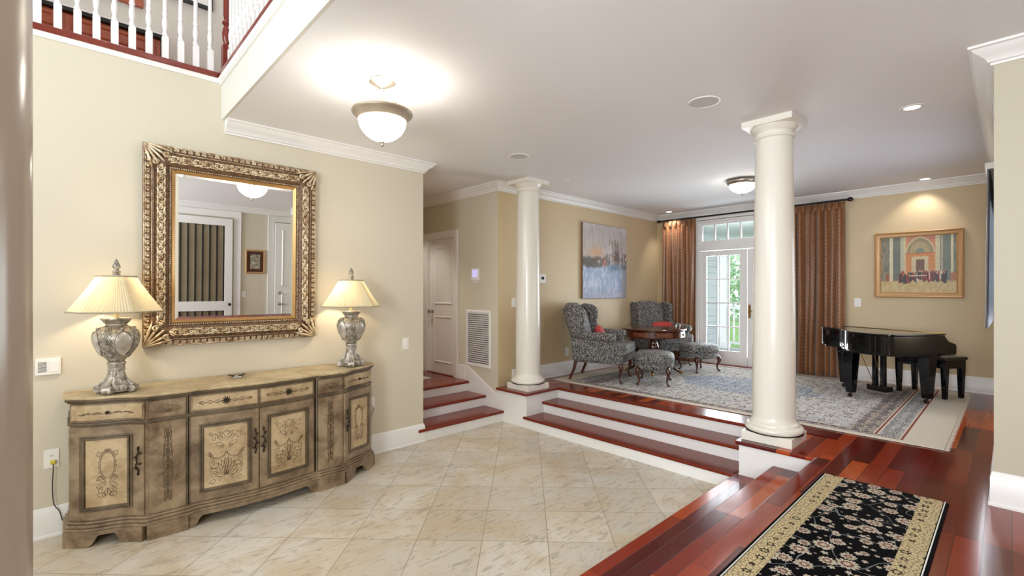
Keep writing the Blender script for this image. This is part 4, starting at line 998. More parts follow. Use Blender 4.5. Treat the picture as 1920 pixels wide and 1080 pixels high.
for i in range(25):
    z = -b + .045 + i * (2 * b - .09) / 24; sl.add([(-.004, -a + .035, z - .010), (-.013, -a + .035, z + .008), (-.011, -a + .035, z + .010), (-.002, -a + .035, z - .008), (-.004, a - .035, z - .010), (-.013, a - .035, z + .008), (-.011, a - .035, z + .010), (-.002, a - .035, z - .008)], [(0, 1, 2, 3), (4, 7, 6, 5), (0, 4, 5, 1), (1, 5, 6, 2), (2, 6, 7, 3), (3, 7, 4, 0)])
sl.build('louvres', M['white'], vg)
mt = MB().box(-.3, .3, -.22, .22, 0, .008).build('door_mat', paint('pale_woven_mat', rgb(214, 206, 196), .9, .12, 30)); mt.location = (3.46, 5.85, ZT + .001); tag(mt, 'small pale mat on the hall landing by the door', 'mat')
# ------------------------------------------------------------------ RUGS
def smoothstep_gt(t, v, e, wd=.01): return t.n('ShaderNodeMapRange', {'interpolation_type': 'SMOOTHSTEP'}, i0=v, i1=e - wd, i2=e + wd).outputs[0]
def flowers(t, vec, scale, petals, size, rnd=.6):
    """returns (flower mask, centre mask, ring mask) of little rosettes"""
    vo = t.n('ShaderNodeTexVoronoi', {'voronoi_dimensions': '2D'}, Vector=vec, Scale=scale, Randomness=rnd)
    df = t.n('ShaderNodeVectorMath', {'operation': 'SUBTRACT'}, i0=t.n('ShaderNodeVectorMath', {'operation': 'SCALE'}, i0=vec, Scale=1.0).outputs[0], i1=vo.outputs['Position']).outputs[0]
    sp = t.n('ShaderNodeSeparateXYZ', None, i0=df); an = t.math('ARCTAN2', sp.outputs[1], sp.outputs[0])
    rr = t.math('MULTIPLY', t.n('ShaderNodeVectorMath', {'operation': 'LENGTH'}, i0=df).outputs['Value'], scale)
    pet = t.math('MULTIPLY_ADD', t.math('ABSOLUTE', t.math('SINE', t.math('MULTIPLY', an, petals / 2))), size * .30, size * .70)
    vary = t.n('ShaderNodeSeparateXYZ', None, i0=vo.outputs['Color'])
    pet = t.math('MULTIPLY', pet, t.math('MULTIPLY_ADD', vary.outputs[0], .7, .55))
    body = t.math('LESS_THAN', rr, pet); core = t.math('LESS_THAN', rr, size * .18)
    ring = t.math('MULTIPLY', t.math('LESS_THAN', rr, t.math('MULTIPLY', pet, .62)), t.math('GREATER_THAN', rr, t.math('MULTIPLY', pet, .42)))
    return body, core, ring, vary.outputs[1]
def warp(t, v, amt, sc_):
    nz = t.n('ShaderNodeTexNoise', None, Vector=v, Scale=sc_, Detail=1.0)
    d = t.n('ShaderNodeVectorMath', {'operation': 'SUBTRACT'}, i0=nz.outputs[1], i1=(.5, .5, .5)).outputs[0]
    d = t.n('ShaderNodeVectorMath', {'operation': 'SCALE'}, i0=d, Scale=amt).outputs[0]
    return t.n('ShaderNodeVectorMath', {'operation': 'ADD'}, i0=v, i1=d).outputs[0]
def pile(t, sc_=260): t.bump(t.noise(t.coord(), sc_, 2), .5, .003)
# runner: local x = length, y = width
RW = .313
def runner_field():
    t = NT('black_floral_pile'); v0 = t.coord(); v = warp(t, v0, .006, 30)
    blk = rgb(9, 9, 12); crm = rgb(206, 194, 176)
    wv = t.n('ShaderNodeTexVoronoi', {'feature': 'DISTANCE_TO_EDGE', 'voronoi_dimensions': '2D'}, Vector=warp(t, v0, .22, 5), Scale=4.6)
    vine = t.math('LESS_THAN', wv.outputs[0], .012)
    col = t.mix(vine, blk, rgb(128, 130, 132))
    b2, c2, r2, q2 = flowers(t, v, 19, 5, .30, 1.0); col = t.mix(b2, col, crm)
    b1, c1, r1, q1 = flowers(t, v, 8.6, 12, .35, .7)
    col = t.mix(b1, col, crm); col = t.mix(r1, col, rgb(120, 66, 52)); col = t.mix(c1, col, rgb(190, 150, 84))
    sp = t.noise(v0, 150, 2); col = t.mix(t.math('MULTIPLY', t.ramp(sp, [(.5, (0, 0, 0, 1)), (.6, (1, 1, 1, 1))]), .45), col, blk)
    t.base(col, .95); pile(t); return t.m
def runner_border():
    t = NT('tan_scroll_border'); v0 = t.coord(); v = warp(t, v0, .012, 30)
    tan = rgb(206, 188, 148); blk = rgb(40, 34, 30)
    b1, c1, r1, q = flowers(t, v, 13, 6, .46, .15)
    wv = t.n('ShaderNodeTexVoronoi', {'feature': 'DISTANCE_TO_EDGE', 'voronoi_dimensions': '2D'}, Vector=v, Scale=46.0)
    fine = t.math('LESS_THAN', wv.outputs[0], .085)
    col = t.mix(b1, tan, rgb(214, 196, 154)); col = t.mix(t.math('MULTIPLY', fine, .75), col, rgb(92, 78, 58)); col = t.mix(r1, col, blk); col = t.mix(c1, col, rgb(120, 96, 60))
    t.base(col, .95); pile(t); return t.m
ru = thing('runner_rug', 'black floral runner rug with tan borders lying beside the side steps', 'rug', (2.0, .563, ZT))
L0, L1 = -4.2, 1.706
MB().box(L0, L1, -RW, RW, .001, .008).build('black_edge', paint('black_rug_edge', rgb(16, 15, 17), .95, .1, 60), ru, bevel=.003)
MB().box(L0, L1 - .002, -RW + .118, RW - .118, .0075, .0105).build('floral_field', runner_field(), ru, bevel=.001)
for s in (-1, 1):
    y0, y1 = sorted((s * (RW - .120), s * (RW - .024))); MB().box(L0, L1 - .002, y0, y1, .0075, .0112).build('tan_border', runner_border(), ru, bevel=.001)
    MB().tube([(L0, s * (RW - .017), .009), (L1, s * (RW - .017), .009)], .003, 6).build('white_guard_line', M['plate'], ru)
# big rug
def big_field():
    t = NT('ivory_blue_floral_pile'); v0 = t.coord(); v = warp(t, v0, .05, 7)
    col = t.mix(t.ramp(t.noise(v0, 2.4, 3), [(.35, (0, 0, 0, 1)), (.65, (1, 1, 1, 1))]), rgb(222, 216, 206), rgb(208, 208, 208))
    b3, c3, r3, q3 = flowers(t, v, 24, 5, .46, .9)
    col = t.mix(t.math('MULTIPLY', b3, .6), col, rgb(150, 156, 166))
    wv = t.n('ShaderNodeTexVoronoi', {'feature': 'DISTANCE_TO_EDGE', 'voronoi_dimensions': '2D'}, Vector=warp(t, v0, .2, 5), Scale=6.5)
    col = t.mix(t.math('LESS_THAN', wv.outputs[0], .022), col, rgb(96, 98, 106))
    b1, c1, r1, q1 = flowers(t, v, 8.5, 9, .46, .6)
    col = t.mix(t.math('MULTIPLY', b1, .7), col, rgb(214, 206, 192)); col = t.mix(r1, col, rgb(92, 98, 112)); col = t.mix(c1, col, rgb(170, 120, 96))
    sp = t.noise(v0, 75, 2); col = t.mix(t.math('MULTIPLY', t.ramp(sp, [(.56, (0, 0, 0, 1)), (.60, (1, 1, 1, 1))]), .7), col, rgb(80, 80, 88))
    t.base(col, .95); pile(t, 180); return t.m
def speck_band(name, c1, c2, c3, sc_=30):
    t = NT(name); v = warp(t, t.coord(), .02, 20); b, c_, r, q = flowers(t, v, sc_ * .42, 7, .46, .3)
    sp = t.noise(t.coord(), 90, 2); col = t.mix(t.ramp(sp, [(.47, (0, 0, 0, 1)), (.53, (1, 1, 1, 1))]), c1, c2); col = t.mix(b, col, t.mix(r, c3, c2)); col = t.mix(c_, col, c2)
    t.base(col, .95); pile(t, 180); return t.m
BX0, BX1, BY0, BY1 = 4.93, 7.90, .36, 4.40
bx, by = (BX0 + BX1) / 2, (BY0 + BY1) / 2
br = thing('area_rug', 'large ivory and blue oriental area rug under the wing chairs and piano', 'rug', (bx, by, ZT))
hx_, hy_ = (BX1 - BX0) / 2, (BY1 - BY0) / 2
ivory = paint('ivory_pile', rgb(222, 214, 198), .95, .05, 30)
MB().box(-hx_, hx_, -hy_, hy_, .001, .010).build('ivory_ground', ivory, br, bevel=.004)
bands = [(.225, .238, paint('rust_stripe', rgb(150, 88, 74), .95, .1, 30)), (.25, .37, speck_band('navy_floral_band', rgb(48, 56, 70), rgb(206, 204, 198), rgb(176, 178, 180))), (.382, .395, paint('rust_stripe_inner', rgb(150, 88, 74), .95, .1, 30)), (.405, .56, speck_band('sand_band', rgb(206, 194, 176), rgb(120, 106, 100), rgb(104, 106, 116)))]
names = ['rust_stripe', 'navy_floral_band', 'rust_stripe', 'sand_band']
for (o0, o1, mt_), nm in zip(bands, names):
    s0 = .55 if nm == 'outer_band' else 1
    a_, b_ = o0, o1
    if nm == 'outer_band': a_, b_ = .10, .24
    q = MB()
    # along the long sides the borders are narrower (offset scaled), at the ends they are full width
    ex = lambda o: hx_ - o * .30; ey = lambda o: hy_ - o * 1.15
    ring = [(ex(a_), ey(a_)), (ex(b_), ey(b_))]
    (X0, Y0), (X1, Y1) = ring
    for z0, z1 in ((.0098, .0115),):
        q.box(-X0, -X1, -Y0, Y0, z0, z1); q.box(X1, X0, -Y0, Y0, z0, z1); q.box(-X1, X1, -Y0, -Y1, z0, z1); q.box(-X1, X1, Y1, Y0, z0, z1)
    q.build(nm, mt_, br)
MB().box(-(hx_ - .56 * .30), hx_ - .56 * .30, -(hy_ - .56 * 1.15), hy_ - .56 * 1.15, .0098, .0115).build('floral_field', big_field(), br)
MB().lathe([(.002, .0125), (.5, .0125), (.5, .0118)], 40, rfun=lambda a, z: 1 + .14 * abs(math.cos(4 * a)), M=Matrix.Scale(1.5, 4, (0, 1, 0))).build('medallion', speck_band('medallion_pile', rgb(176, 184, 200), rgb(90, 98, 116), rgb(206, 204, 200), 22), br)
for s in (-1, 1):
    fg = MB()
    for i in range(150):
        x = -hx_ + 2 * hx_ * (i + .5) / 150; fg.box(x - .006, x + .003, *(sorted((s * hy_, s * (hy_ + .025 + .008 * math.sin(i * 2.3))))), .001, .004)
    fg.build('fringe', ivory, br)

# ------------------------------------------------------------------ SEATING
def rbox(mb, x0, x1, y0, y1, z0, z1): return mb.box(x0, x1, y0, y1, z0, z1)
def cab_leg(x, y, h, dx, dy):
    """cabriole leg from (x,y,h) down, knee pushed out along (dx,dy)"""
    m = MB(); pts = []; rs = []
    for u, o, r in ((0, 0, .030), (.10, .012, .033), (.25, .022, .029), (.45, .012, .019), (.65, -.004, .014), (.82, -.002, .012), (.91, .012, .015), (.97, .022, .020), (1.0, .024, .018)):
        pts.append((x + dx * o * 1.3, y + dy * o * 1.3, h * (1 - u) + .001)); rs.append(r)
    return m.tube(pts, rs, 10)
def slab_shape(poly, thick, to3):
    """solid from an outline; to3(a, b, t) -> point"""
    mb = MB(); n = len(poly); vs = [to3(a, b, -thick / 2) for a, b in poly] + [to3(a, b, thick / 2) for a, b in poly]
    return mb.add(vs, [tuple(range(n)), tuple(range(n, 2 * n))[::-1]] + [(i, n + i, n + (i + 1) % n, (i + 1) % n) for i in range(n)])
def make_chair(label, loc, rz):
    t = thing('wing_chair', label, 'armchair', loc, rz, group='speckled wing chairs by the round table')
    F_ = M['speckle']
    # seat frame / apron
    fr_ = MB(); fr_.prism([(-.31, .33), (.31, .33), (.345, -.30), (.30, -.35), (-.30, -.35), (-.345, -.30)], .25, .385); fr_.build('seat_frame', F_, t, bevel=.02, seg=3)
    q = MB().prism([(-.285, .20), (.285, .20), (.30, -.22), (.335, -.24), (.335, -.36), (.29, -.40), (-.29, -.40), (-.335, -.36), (-.335, -.24), (-.30, -.22)], .375, .51); q.build('seat_cushion', F_, t, bevel=.045, seg=5)
    bk = [(-.255, .38), (-.30, .70), (-.335, .98)] + [(-.335 + .67 * i / 14, .985 + .075 * math.sin(PI * i / 14) ** 2 + .02 * math.sin(PI * i / 7) ** 2) for i in range(1, 14)] + [(.335, .98), (.30, .70), (.255, .38)]
    slab_shape(bk, .13, lambda a, b, h: (a, .27 + (b - .38) * .26 + h, b)).build('backrest', F_, t, bevel=.035, seg=4)
    ik = [(-.225, .44), (-.24, .70), (-.25, .93), (-.12, .985), (.12, .985), (.25, .93), (.24, .70), (.225, .44)]
    slab_shape(ik, .09, lambda a, b, h: (a, .195 + (b - .38) * .26 + h, b)).build('back_cushion', F_, t, bevel=.03, seg=4)
    for s in (-1, 1):
        wg = [(.34, .62), (.44, .98), (.44, 1.01), (.36, 1.045), (.24, 1.03), (.17, .99), (.15, .92), (.16, .83), (.17, .76), (.13, .68), (.06, .62)]
        slab_shape(wg, .075, lambda a, b, h: (s * (.315 + .03 * (b - .6)) + s * (.42 - a) * .06 + h, a, b)).build('wing', F_, t, bevel=.028, seg=4)
        ap = [(.33, .28), (.36, .62), (-.20, .60), (-.25, .56), (-.25, .28)]
        slab_shape(ap, .07, lambda a, b, h: (s * .325 + h, a, b)).build('arm_panel', F_, t, bevel=.02, seg=3)
        q = MB(); q.tube([(s * .335, .34, .625), (s * .345, .1, .615), (s * .352, -.12, .61), (s * .352, -.235, .60), (s * .352, -.262, .598)], [.05, .058, .062, .064, .05], 16); q.build('arm_roll', F_, t, smooth=True)
        cab_leg(s * .29, -.31, .27, s * .7, -.7).build('leg', M['mahog'], t, smooth=True)
        MB().tube([(s * .28, .30, .27), (s * .285, .33, .14), (s * .29, .39, .001)], [.030, .025, .021], 4).build('leg', M['mahog'], t, bevel=.004)
    return t
ZR = ZT + .012
ch1 = make_chair('speckled black wing chair at the left wall, seen from its side', (5.50, 3.97, ZR), math.atan2(-.93, .37) + PI / 2)
ch2 = make_chair('speckled black wing chair in the corner behind the round table, facing the room', (7.34, 4.07, ZR), math.atan2(-.93, -.36) + PI / 2)
def pillow(loc, rz, tilt, label, w_=.34, h=.26):
    def fn(u, v):
        a = 2 * PI * u; ph = PI * v
        x = math.copysign(abs(math.cos(a)) ** .6, math.cos(a)) * math.sin(ph) ** .5; z = math.copysign(abs(math.sin(a)) ** .6, math.sin(a)) * math.sin(ph) ** .5
        return (x * w_ / 2, math.cos(ph) * .06 * (1 - .4 * (x * x + z * z) / 2), z * h / 2)
    o = MB().grid(fn, 40, 17, True).build('throw_pillow', M['red'], smooth=True); o.location = loc; o.rotation_euler = (math.radians(tilt), 0, rz); tag(o, label, 'pillow'); return o
def on_chair(ch, p): return tuple(Matrix.Translation(ch.location) @ Matrix.Rotation(ch.rotation_euler.z, 4, 'Z') @ Vector(p))
pillow(on_chair(ch1, (-.07, -.0, .625)), ch1.rotation_euler.z + .15, -28, 'small red pillow resting in the wing chair at the left wall')
pillow(on_chair(ch2, (.05, .03, .585)), ch2.rotation_euler.z, -24, 'red pillow on the corner wing chair, just above the round table top', .46, .26)
def make_ottoman(label, loc, rz, a, b):
    t = thing('ottoman', label, 'ottoman', loc, rz, group='oval speckled ottomans')
    sup = lambda k: [(k * a * math.copysign(abs(math.cos(q)) ** .8, math.cos(q)), k * b * math.copysign(abs(math.sin(q)) ** .8, math.sin(q))) for q in [2 * PI * i / 40 for i in range(40)]]
    def ring(prof, nm, m):
        n = 40; vs = []; fs = []
        for k, z in prof: vs += [(x, y, z) for x, y in sup(k)]
        for j in range(len(prof) - 1):
            for i in range(n): l = (i + 1) % n; fs.append((j * n + i, j * n + l, (j + 1) * n + l, (j + 1) * n + i))
        fs += [tuple(range(n))[::-1], tuple(range((len(prof) - 1) * n, len(prof) * n))]
        MB().add(vs, fs).build(nm, m, t, smooth=True, ang=70)
    ring([(.90, .205), (.96, .215), (.97, .24), (.97, .275), (.95, .285)], 'upholstered_base', M['speckle'])
    ring([(.93, .283), (.99, .295), (1.02, .33), (1.0, .37), (.94, .395), (.80, .412), (.5, .424), (.1, .428)], 'seat_cushion', M['speckle'])
    m = MB(); m.tube([(x * .985, y * .985, .284) for x, y in sup(.98)], .006, 6, True); m.build('piping', M['speckle'], t, smooth=True)
    for sx in (-1, 1):
        for sy in (-1, 1): cab_leg(sx * a * .70, sy * b * .70, .225, sx * .8, sy * .6).build('leg', M['mahog'], t, smooth=True)
    return t
make_ottoman('oval speckled ottoman in front of the round table, beside the near chair', (5.74, 3.30, ZR), math.atan2(.43, .9), .315, .255)
make_ottoman('oval speckled ottoman nearest the garden doors', (7.12, 3.33, ZR), math.atan2(-.32, .95), .30, .235)
# drum table
tb = thing('round_table', 'round mahogany drum table with inlaid drawers between the wing chairs', 'table', (6.44, 3.72, ZR))
MB().lathe([(.02, .640), (.44, .642), (.466, .648), (.474, .656), (.474, .668), (.468, .676), (.45, .679), (.02, .680)], 64).build('tabletop', M['mahog'], tb, smooth=True, ang=35)
MB().lathe([(.02, .545), (.440, .545), (.447, .552), (.447, .64), (.02, .64)], 64).build('apron', M['mahog'], tb, smooth=True, ang=35)
inl = wood('satinwood_inlay', rgb(84, 40, 22), rgb(128, 70, 38), .3, 6, .3)
for i in range(8):
    a0 = i * PI / 4 + .12
    q = MB(); n = 10; vs = []
    for k in range(n + 1):
        a = a0 - .27 + .54 * k / n
        for r, z in ((.445, .562), (.452, .562), (.452, .626), (.445, .626)): vs.append((r * math.cos(a), r * math.sin(a), z))
    fs = [(k * 4 + j, k * 4 + (j + 1) % 4, (k + 1) * 4 + (j + 1) % 4, (k + 1) * 4 + j) for k in range(n) for j in range(4)] + [(0, 1, 2, 3), (n * 4, n * 4 + 3, n * 4 + 2, n * 4 + 1)]
    d_ = q.add(vs, fs).build('drawer', inl, tb)
    MB().ball((.459 * math.cos(a0), .459 * math.sin(a0), .594), .012, 10, 6).build('knob', M['brass'], d_, smooth=True)
MB().lathe([(.16, .545), (.12, .52), (.07, .50), (.055, .46), (.075, .42), (.085, .36), (.06, .28), (.075, .25), (.11, .22), (.12, .18), (.09, .15), (.06, .14)], 32).build('pedestal', M['mahog'], tb, smooth=True, ang=50)
for i in range(4):
    a = i * PI / 2 + .5; ca, sa = math.cos(a), math.sin(a)
    l = MB().tube([(r * ca, r * sa, z) for r, z in ((.06, .20), (.14, .19), (.22, .14), (.30, .07), (.37, .035))], [.035, .032, .026, .020, .018], 10).build('leg', M['mahog'], tb, smooth=True)
    MB().tube([(r * ca, r * sa, z) for r, z in ((.36, .036), (.40, .028), (.415, .022))], [.021, .020, .012], 8).build('brass_cap', M['brass'], l, smooth=True)
cst = MB().lathe([(.03, 0), (.034, .01), (.033, .05), (.028, .052), (.028, .01)], 20).build('glass_tumbler', gm.m, smooth=True); cst.location = (6.76, 3.49, ZR + .6815); tag(cst, 'small clear glass at the right edge of the round table', 'glass')

# ------------------------------------------------------------------ PIANO
K = Vector((.47, .883)).normalized(); N_ = Vector((-K.y, K.x))
pn = thing('grand_piano', 'small glossy black grand piano with closed lid on the rug', 'piano', (7.05, 1.04, ZR), math.atan2(K.y, K.x)); pn.scale = (.95, .95, .98)
OUT = [(-.62, -.06, 1), (-.62, .30), (-.60, .60), (-.46, .70), (-.20, .71), (.02, .62), (.20, .42), (.40, .36), (.60, .34), (.62, .20), (.62, -.06, 1)]
def chaikin(pts, it=3):
    pts = [(p[0], p[1], len(p) > 2) for p in pts]
    for _ in range(it):
        q = []
        n = len(pts)
        for i in range(n):
            a, b = pts[i], pts[(i + 1) % n]
            if a[2]: q.append(a)
            if not (a[2] and b[2]):
                if not a[2]: q.append((a[0] * .75 + b[0] * .25, a[1] * .75 + b[1] * .25, False))
                if not b[2]: q.append((a[0] * .25 + b[0] * .75, a[1] * .25 + b[1] * .75, False))
        pts = q
    return [(p[0], p[1]) for p in pts]
PO = chaikin(OUT)
def scl(pts, k, c=(0, .3)): return [(c[0] + (x - c[0]) * k, c[1] + (y - c[1]) * k) for x, y in pts]
MB().prism(PO, .565, .765).build('rim', M['ebony'], pn, bevel=.006)
MB().prism(scl(PO, .93), .545, .566).build('bottom_board', M['ebony'], pn, bevel=.003)
MB().prism(scl(PO, 1.012), .768, .785).build('lid', M['ebony'], pn, bevel=.005, seg=3)
MB().box(-.60, .60, -.20, -.055, .545, .64).build('keybed', M['ebony'], pn, bevel=.006)
for s in (-1, 1):
    ck = [(-.055, .545), (-.235, .55), (-.245, .57), (-.245, .64), (-.235, .665), (-.12, .70), (-.055, .765)]
    slab_shape(ck, .05, lambda a, b, h: (s * .595 + h, a, b)).build('key_cheek', M['ebony'], pn, bevel=.006)
slab_shape([(-.056, .76), (-.10, .735), (-.215, .675), (-.225, .655), (-.215, .64), (-.056, .64)], 1.138, lambda a, b, h: (h, a, b)).build('fallboard', M['ebony'], pn, bevel=.004)
MB().tube([(-.6, -.062, .787), (.6, -.062, .787)], .004, 8).build('lid_hinge', M['brass'], pn, smooth=True)
for x, y in ((-.50, .03), (.50, .03), (-.005, .545)):
    l = MB(); l.add([(x - .065, y - .065, .55), (x + .065, y - .065, .55), (x + .065, y + .065, .55), (x - .065, y + .065, .55), (x - .038, y - .038, .06), (x + .038, y - .038, .06), (x + .038, y + .038, .06), (x - .038, y + .038, .06)], [(0, 1, 2, 3), (4, 7, 6, 5), (0, 4, 5, 1), (1, 5, 6, 2), (2, 6, 7, 3), (3, 7, 4, 0)])
    l.box(x - .085, x + .085, y - .085, y + .085, .525, .55); lg = l.build('leg', M['ebony'], pn, bevel=.004)
    c_ = MB(); c_.tube([(x, y, .06), (x, y, .035)], .012, 8); c_.lathe([(.018, -.012), (.024, -.008), (.024, .008), (.018, .012)], 16, M=Matrix.Translation((x + .012, y, .024)) @ Matrix.Rotation(PI / 2, 4, 'X')); c_.build('caster', M['bronze'], lg, smooth=True, ang=40)
ly = MB(); ly.box(-.075, -.025, .06, .11, .11, .55); ly.box(.025, .075, .06, .11, .11, .55); ly.box(-.12, .12, .02, .14, .05, .115); l = ly.build('pedal_lyre', M['ebony'], pn, bevel=.006)
for i in (-1, 0, 1): MB().tube([(i * .05, .03, .075), (i * .05, -.03, .07), (i * .05, -.065, .06)], [.008, .012, .010], 8).build('pedal', M['brass'], l, smooth=True)
for s in (-1, 1): MB().tube([(s * .05, .10, .12), (s * .09, .30, .548)], .004, 6).build('brace_rod', M['brass'], l)
bn = thing('piano_bench', 'black piano bench with padded seat behind the piano', 'bench', (7.46, .68, ZR), math.atan2(K.y, K.x))
MB().box(-.275, .275, -.16, .16, .345, .435).build('apron', M['ebony'], bn, bevel=.006)
MB().box(-.29, .29, -.175, .175, .435, .475).build('seat', paint('black_vinyl', rgb(34, 30, 28), .35, .05, 30), bn, bevel=.016, seg=4)
for x in (-.245, .245):
    for y in (-.13, .13): MB().add([(x - .030, y - .028, .35), (x + .030, y - .028, .35), (x + .030, y + .028, .35), (x - .030, y + .028, .35), (x - .020, y - .018, 0), (x + .020, y - .018, 0), (x + .020, y + .018, 0), (x - .020, y + .018, 0)], [(0, 1, 2, 3), (4, 7, 6, 5), (0, 4, 5, 1), (1, 5, 6, 2), (2, 6, 7, 3), (3, 7, 4, 0)]).build('leg', M['ebony'], bn, bevel=.003)

# ------------------------------------------------------------------ CURTAINS
ZRD = 2.935
rd = thing('curtain_rod', 'dark curtain rod with ball finials above the garden doors', 'curtain rod', (XF - .12, 3.0, ZRD))
MB().tube([(0, -1.42, 0), (0, 1.42, 0)], .014, 12).build('rod', M['black'], rd, smooth=True, ang=50)
for s in (-1, 1):
    MB().ball((0, s * 1.455, 0), (.030, .038, .030)).build('finial', M['black'], rd, smooth=True)
for y in (-1.36, 0, 1.36): MB().tube([(.12, y, .01), (.03, y, .012), (0, y, .0)], .008, 8).build('bracket', M['black'], rd, smooth=True)
def curtain(y0, y1, x, lab, seed, zb=ZT + .008, zt=ZRD - .02, along='y', folds=7, flare=.0):
    rnd = random.Random(seed); ph = [rnd.uniform(-.5, .5) for _ in range(folds + 2)]; W_ = y1 - y0
    t = thing('curtain', lab, 'curtain', ((x, (y0 + y1) / 2, zb) if along == 'y' else ((y0 + y1) / 2, x, zb)), group=None)
    H_ = zt - zb
    def fn(u, v):
        s = u * folds + .22 * math.sin(5.1 * u * PI + seed) * (1 - .6 * v) + .10 * math.sin(v * 4 + seed + 5 * u) * (1 - v)
        amp = .022 + .022 * (1 - v) + .014 * math.sin(4.3 * u * PI + seed)
        d = amp * math.sin(2 * PI * s) + .3 * amp * math.sin(4 * PI * s + ph[int(s) % folds])
        if v > .96: d *= .55
        yy = (u - .5) * W_ * (1 + flare * (1 - v)) + .012 * math.sin(2 * PI * s + 1.3)
        if v < .03: d += .02 * (1 - v / .03)
        return (d, yy, v * H_) if along == 'y' else (yy, d, v * H_)
    MB().grid(fn, folds * 22, 40).build('fabric', M['curtain'], t, smooth=True, thick=.004)
    pr = MB()
    for i in range(folds):
        yy = ((i + .25) / folds - .5) * W_
        for dd in (-.012, 0, .012):
            q = [(.036, yy + dd * 1.6, H_ - .0), (.040, yy + dd, H_ - .09), (.030, yy + dd * .4, H_ - .11)]
            if along != 'y': q = [(b_, a_, c_) for a_, b_, c_ in q]
            q = [(-p[0], p[1], p[2]) for p in q] if along == 'y' else q
            pr.tube(q, [.008, .007, .004], 6)
    pr.build('pinch_pleats', M['curtain'], t, smooth=True)
    rg = MB()
    for i in range(folds):
        yy = ((i + .25) / folds - .5) * W_; c0 = (0, yy, H_ + .012) if along == 'y' else (yy, 0, H_ + .012)
        rg.tube([(c0[0] + (.021 * math.cos(a) if along == 'y' else 0), c0[1] + (0 if along == 'y' else .021 * math.cos(a)), c0[2] + .021 * math.sin(a)) for a in [2 * PI * k / 12 for k in range(12)]], .003, 5, True)
    rg.build('rings', M['black'], t, smooth=True)
    return t
curtain(3.745, 4.37, XF - .12, 'copper brown curtain left of the garden doors, behind the corner chair', 3, folds=7)
curtain(1.60, 2.26, XF - .12, 'copper brown curtain right of the garden doors, between column and painting', 8, folds=8, flare=.02)
# window of the right wall with a short side panel
wd = thing('window_3', None, None, (6.1, YR - .05, 1.15), kind='structure')
m = MB(); m.sweep([(-.8, 0), (.8, 0), (.8, 1.3), (-.8, 1.3)], [(0, -.05), (.07, -.05), (.07, .05), (0, .05)], vert_y(0), True); m.build('window_frame', M['white'], wd, bevel=.004)
m = MB()
for i in (1, 2, 3): m.box(-.8 + .4 * i - .012, -.8 + .4 * i + .012, -.012, .012, .06, 1.24)
for i in (1, 2): m.box(-.74, .74, -.011, .011, 1.3 * i / 3 - .012, 1.3 * i / 3 + .012)
m.build('glazing_bars', M['white'], wd); MB().box(-.74, .74, -.003, .003, .06, 1.24).build('pane', M['glass'], wd)
rs_ = paint('blue_grey_striped_silk', rgb(150, 150, 160), .45, .2, 9)
def romansh():
    t = thing('window_shade', 'grey blue gathered shade edge peeking past the near wall end', 'shade', (6.1, YR + .045, 1.36))
    m = MB()
    for i in range(9):
        z = i * .128; m.tube([(-.84, .0, z + .02), (-.84, .0, z + .02)], .001)
    def fn(u, v): return ((u - .5) * 1.70, .006 * math.sin(u * 2 * PI * 14) + .022 - .012 * v, v * 1.25)
    MB().grid(fn, 180, 12).build('fabric', rs_, t, smooth=True, thick=.006); MB().box(-.86, .86, -.03, .03, 1.25, 1.30).build('headrail', M['white'], t, bevel=.003)
romansh()

# ------------------------------------------------------------------ PAINTINGS (paint is laid as colour on a fine grid)
rng = np.random.RandomState(3)
def fbm(w_, h, base, oct_=5, sx=1.0, sy=1.0):
    out = np.zeros((h, w_)); amp = 1; tot = 0
    for o in range(oct_):
        gx_, gy = int(base * sx * 2 ** o) + 2, int(base * sy * 2 ** o) + 2
        g = rng.rand(gy, gx_); xs = np.linspace(0, gx_ - 1.001, w_); ys = np.linspace(0, gy - 1.001, h)
        xi, yi = xs.astype(int), ys.astype(int); fx, fy = xs - xi, ys - yi; fx = fx * fx * (3 - 2 * fx); fy = fy * fy * (3 - 2 * fy)
        a = g[np.ix_(yi, xi)] * (1 - fx) + g[np.ix_(yi, xi + 1)] * fx; b = g[np.ix_(yi + 1, xi)] * (1 - fx) + g[np.ix_(yi + 1, xi + 1)] * fx
        out += amp * (a * (1 - fy[:, None]) + b * fy[:, None]); tot += amp; amp *= .55
    return out / tot
def mixc(A, m, c): m = np.clip(m, 0, 1)[..., None]; return A * (1 - m) + np.array(c, float) * m
def ss(x, a, b): t_ = np.clip((x - a) / (b - a), 0, 1); return t_ * t_ * (3 - 2 * t_)
def painted(name, img, w_, h, to3, parent, rough=.55):
    H_, W_, _ = img.shape
    mb = MB().grid(lambda u, v: to3((u - .5) * w_, v * h), W_ + 1, H_ + 1); o = mb.build(name, None, parent)
    l = np.where(img / 255 <= .04045, img / 255 / 12.92, ((img / 255 + .055) / 1.055) ** 2.4)
    at = o.data.color_attributes.new('paint', 'FLOAT_COLOR', 'CORNER'); fc = l[::-1].reshape(-1, 3); cols = np.ones((len(fc), 4, 4)); cols[:, :, :3] = fc[:, None, :]
    at.data.foreach_set('color', cols.astype(np.float32).ravel())
    t = NT(name + '_paint'); a = t.n('ShaderNodeAttribute', {'attribute_name': 'paint'}); t.base(a.outputs[0], rough); t.bump(t.noise(t.coord(), 120, 3), .3, .002); o.data.materials.append(t.m); return o
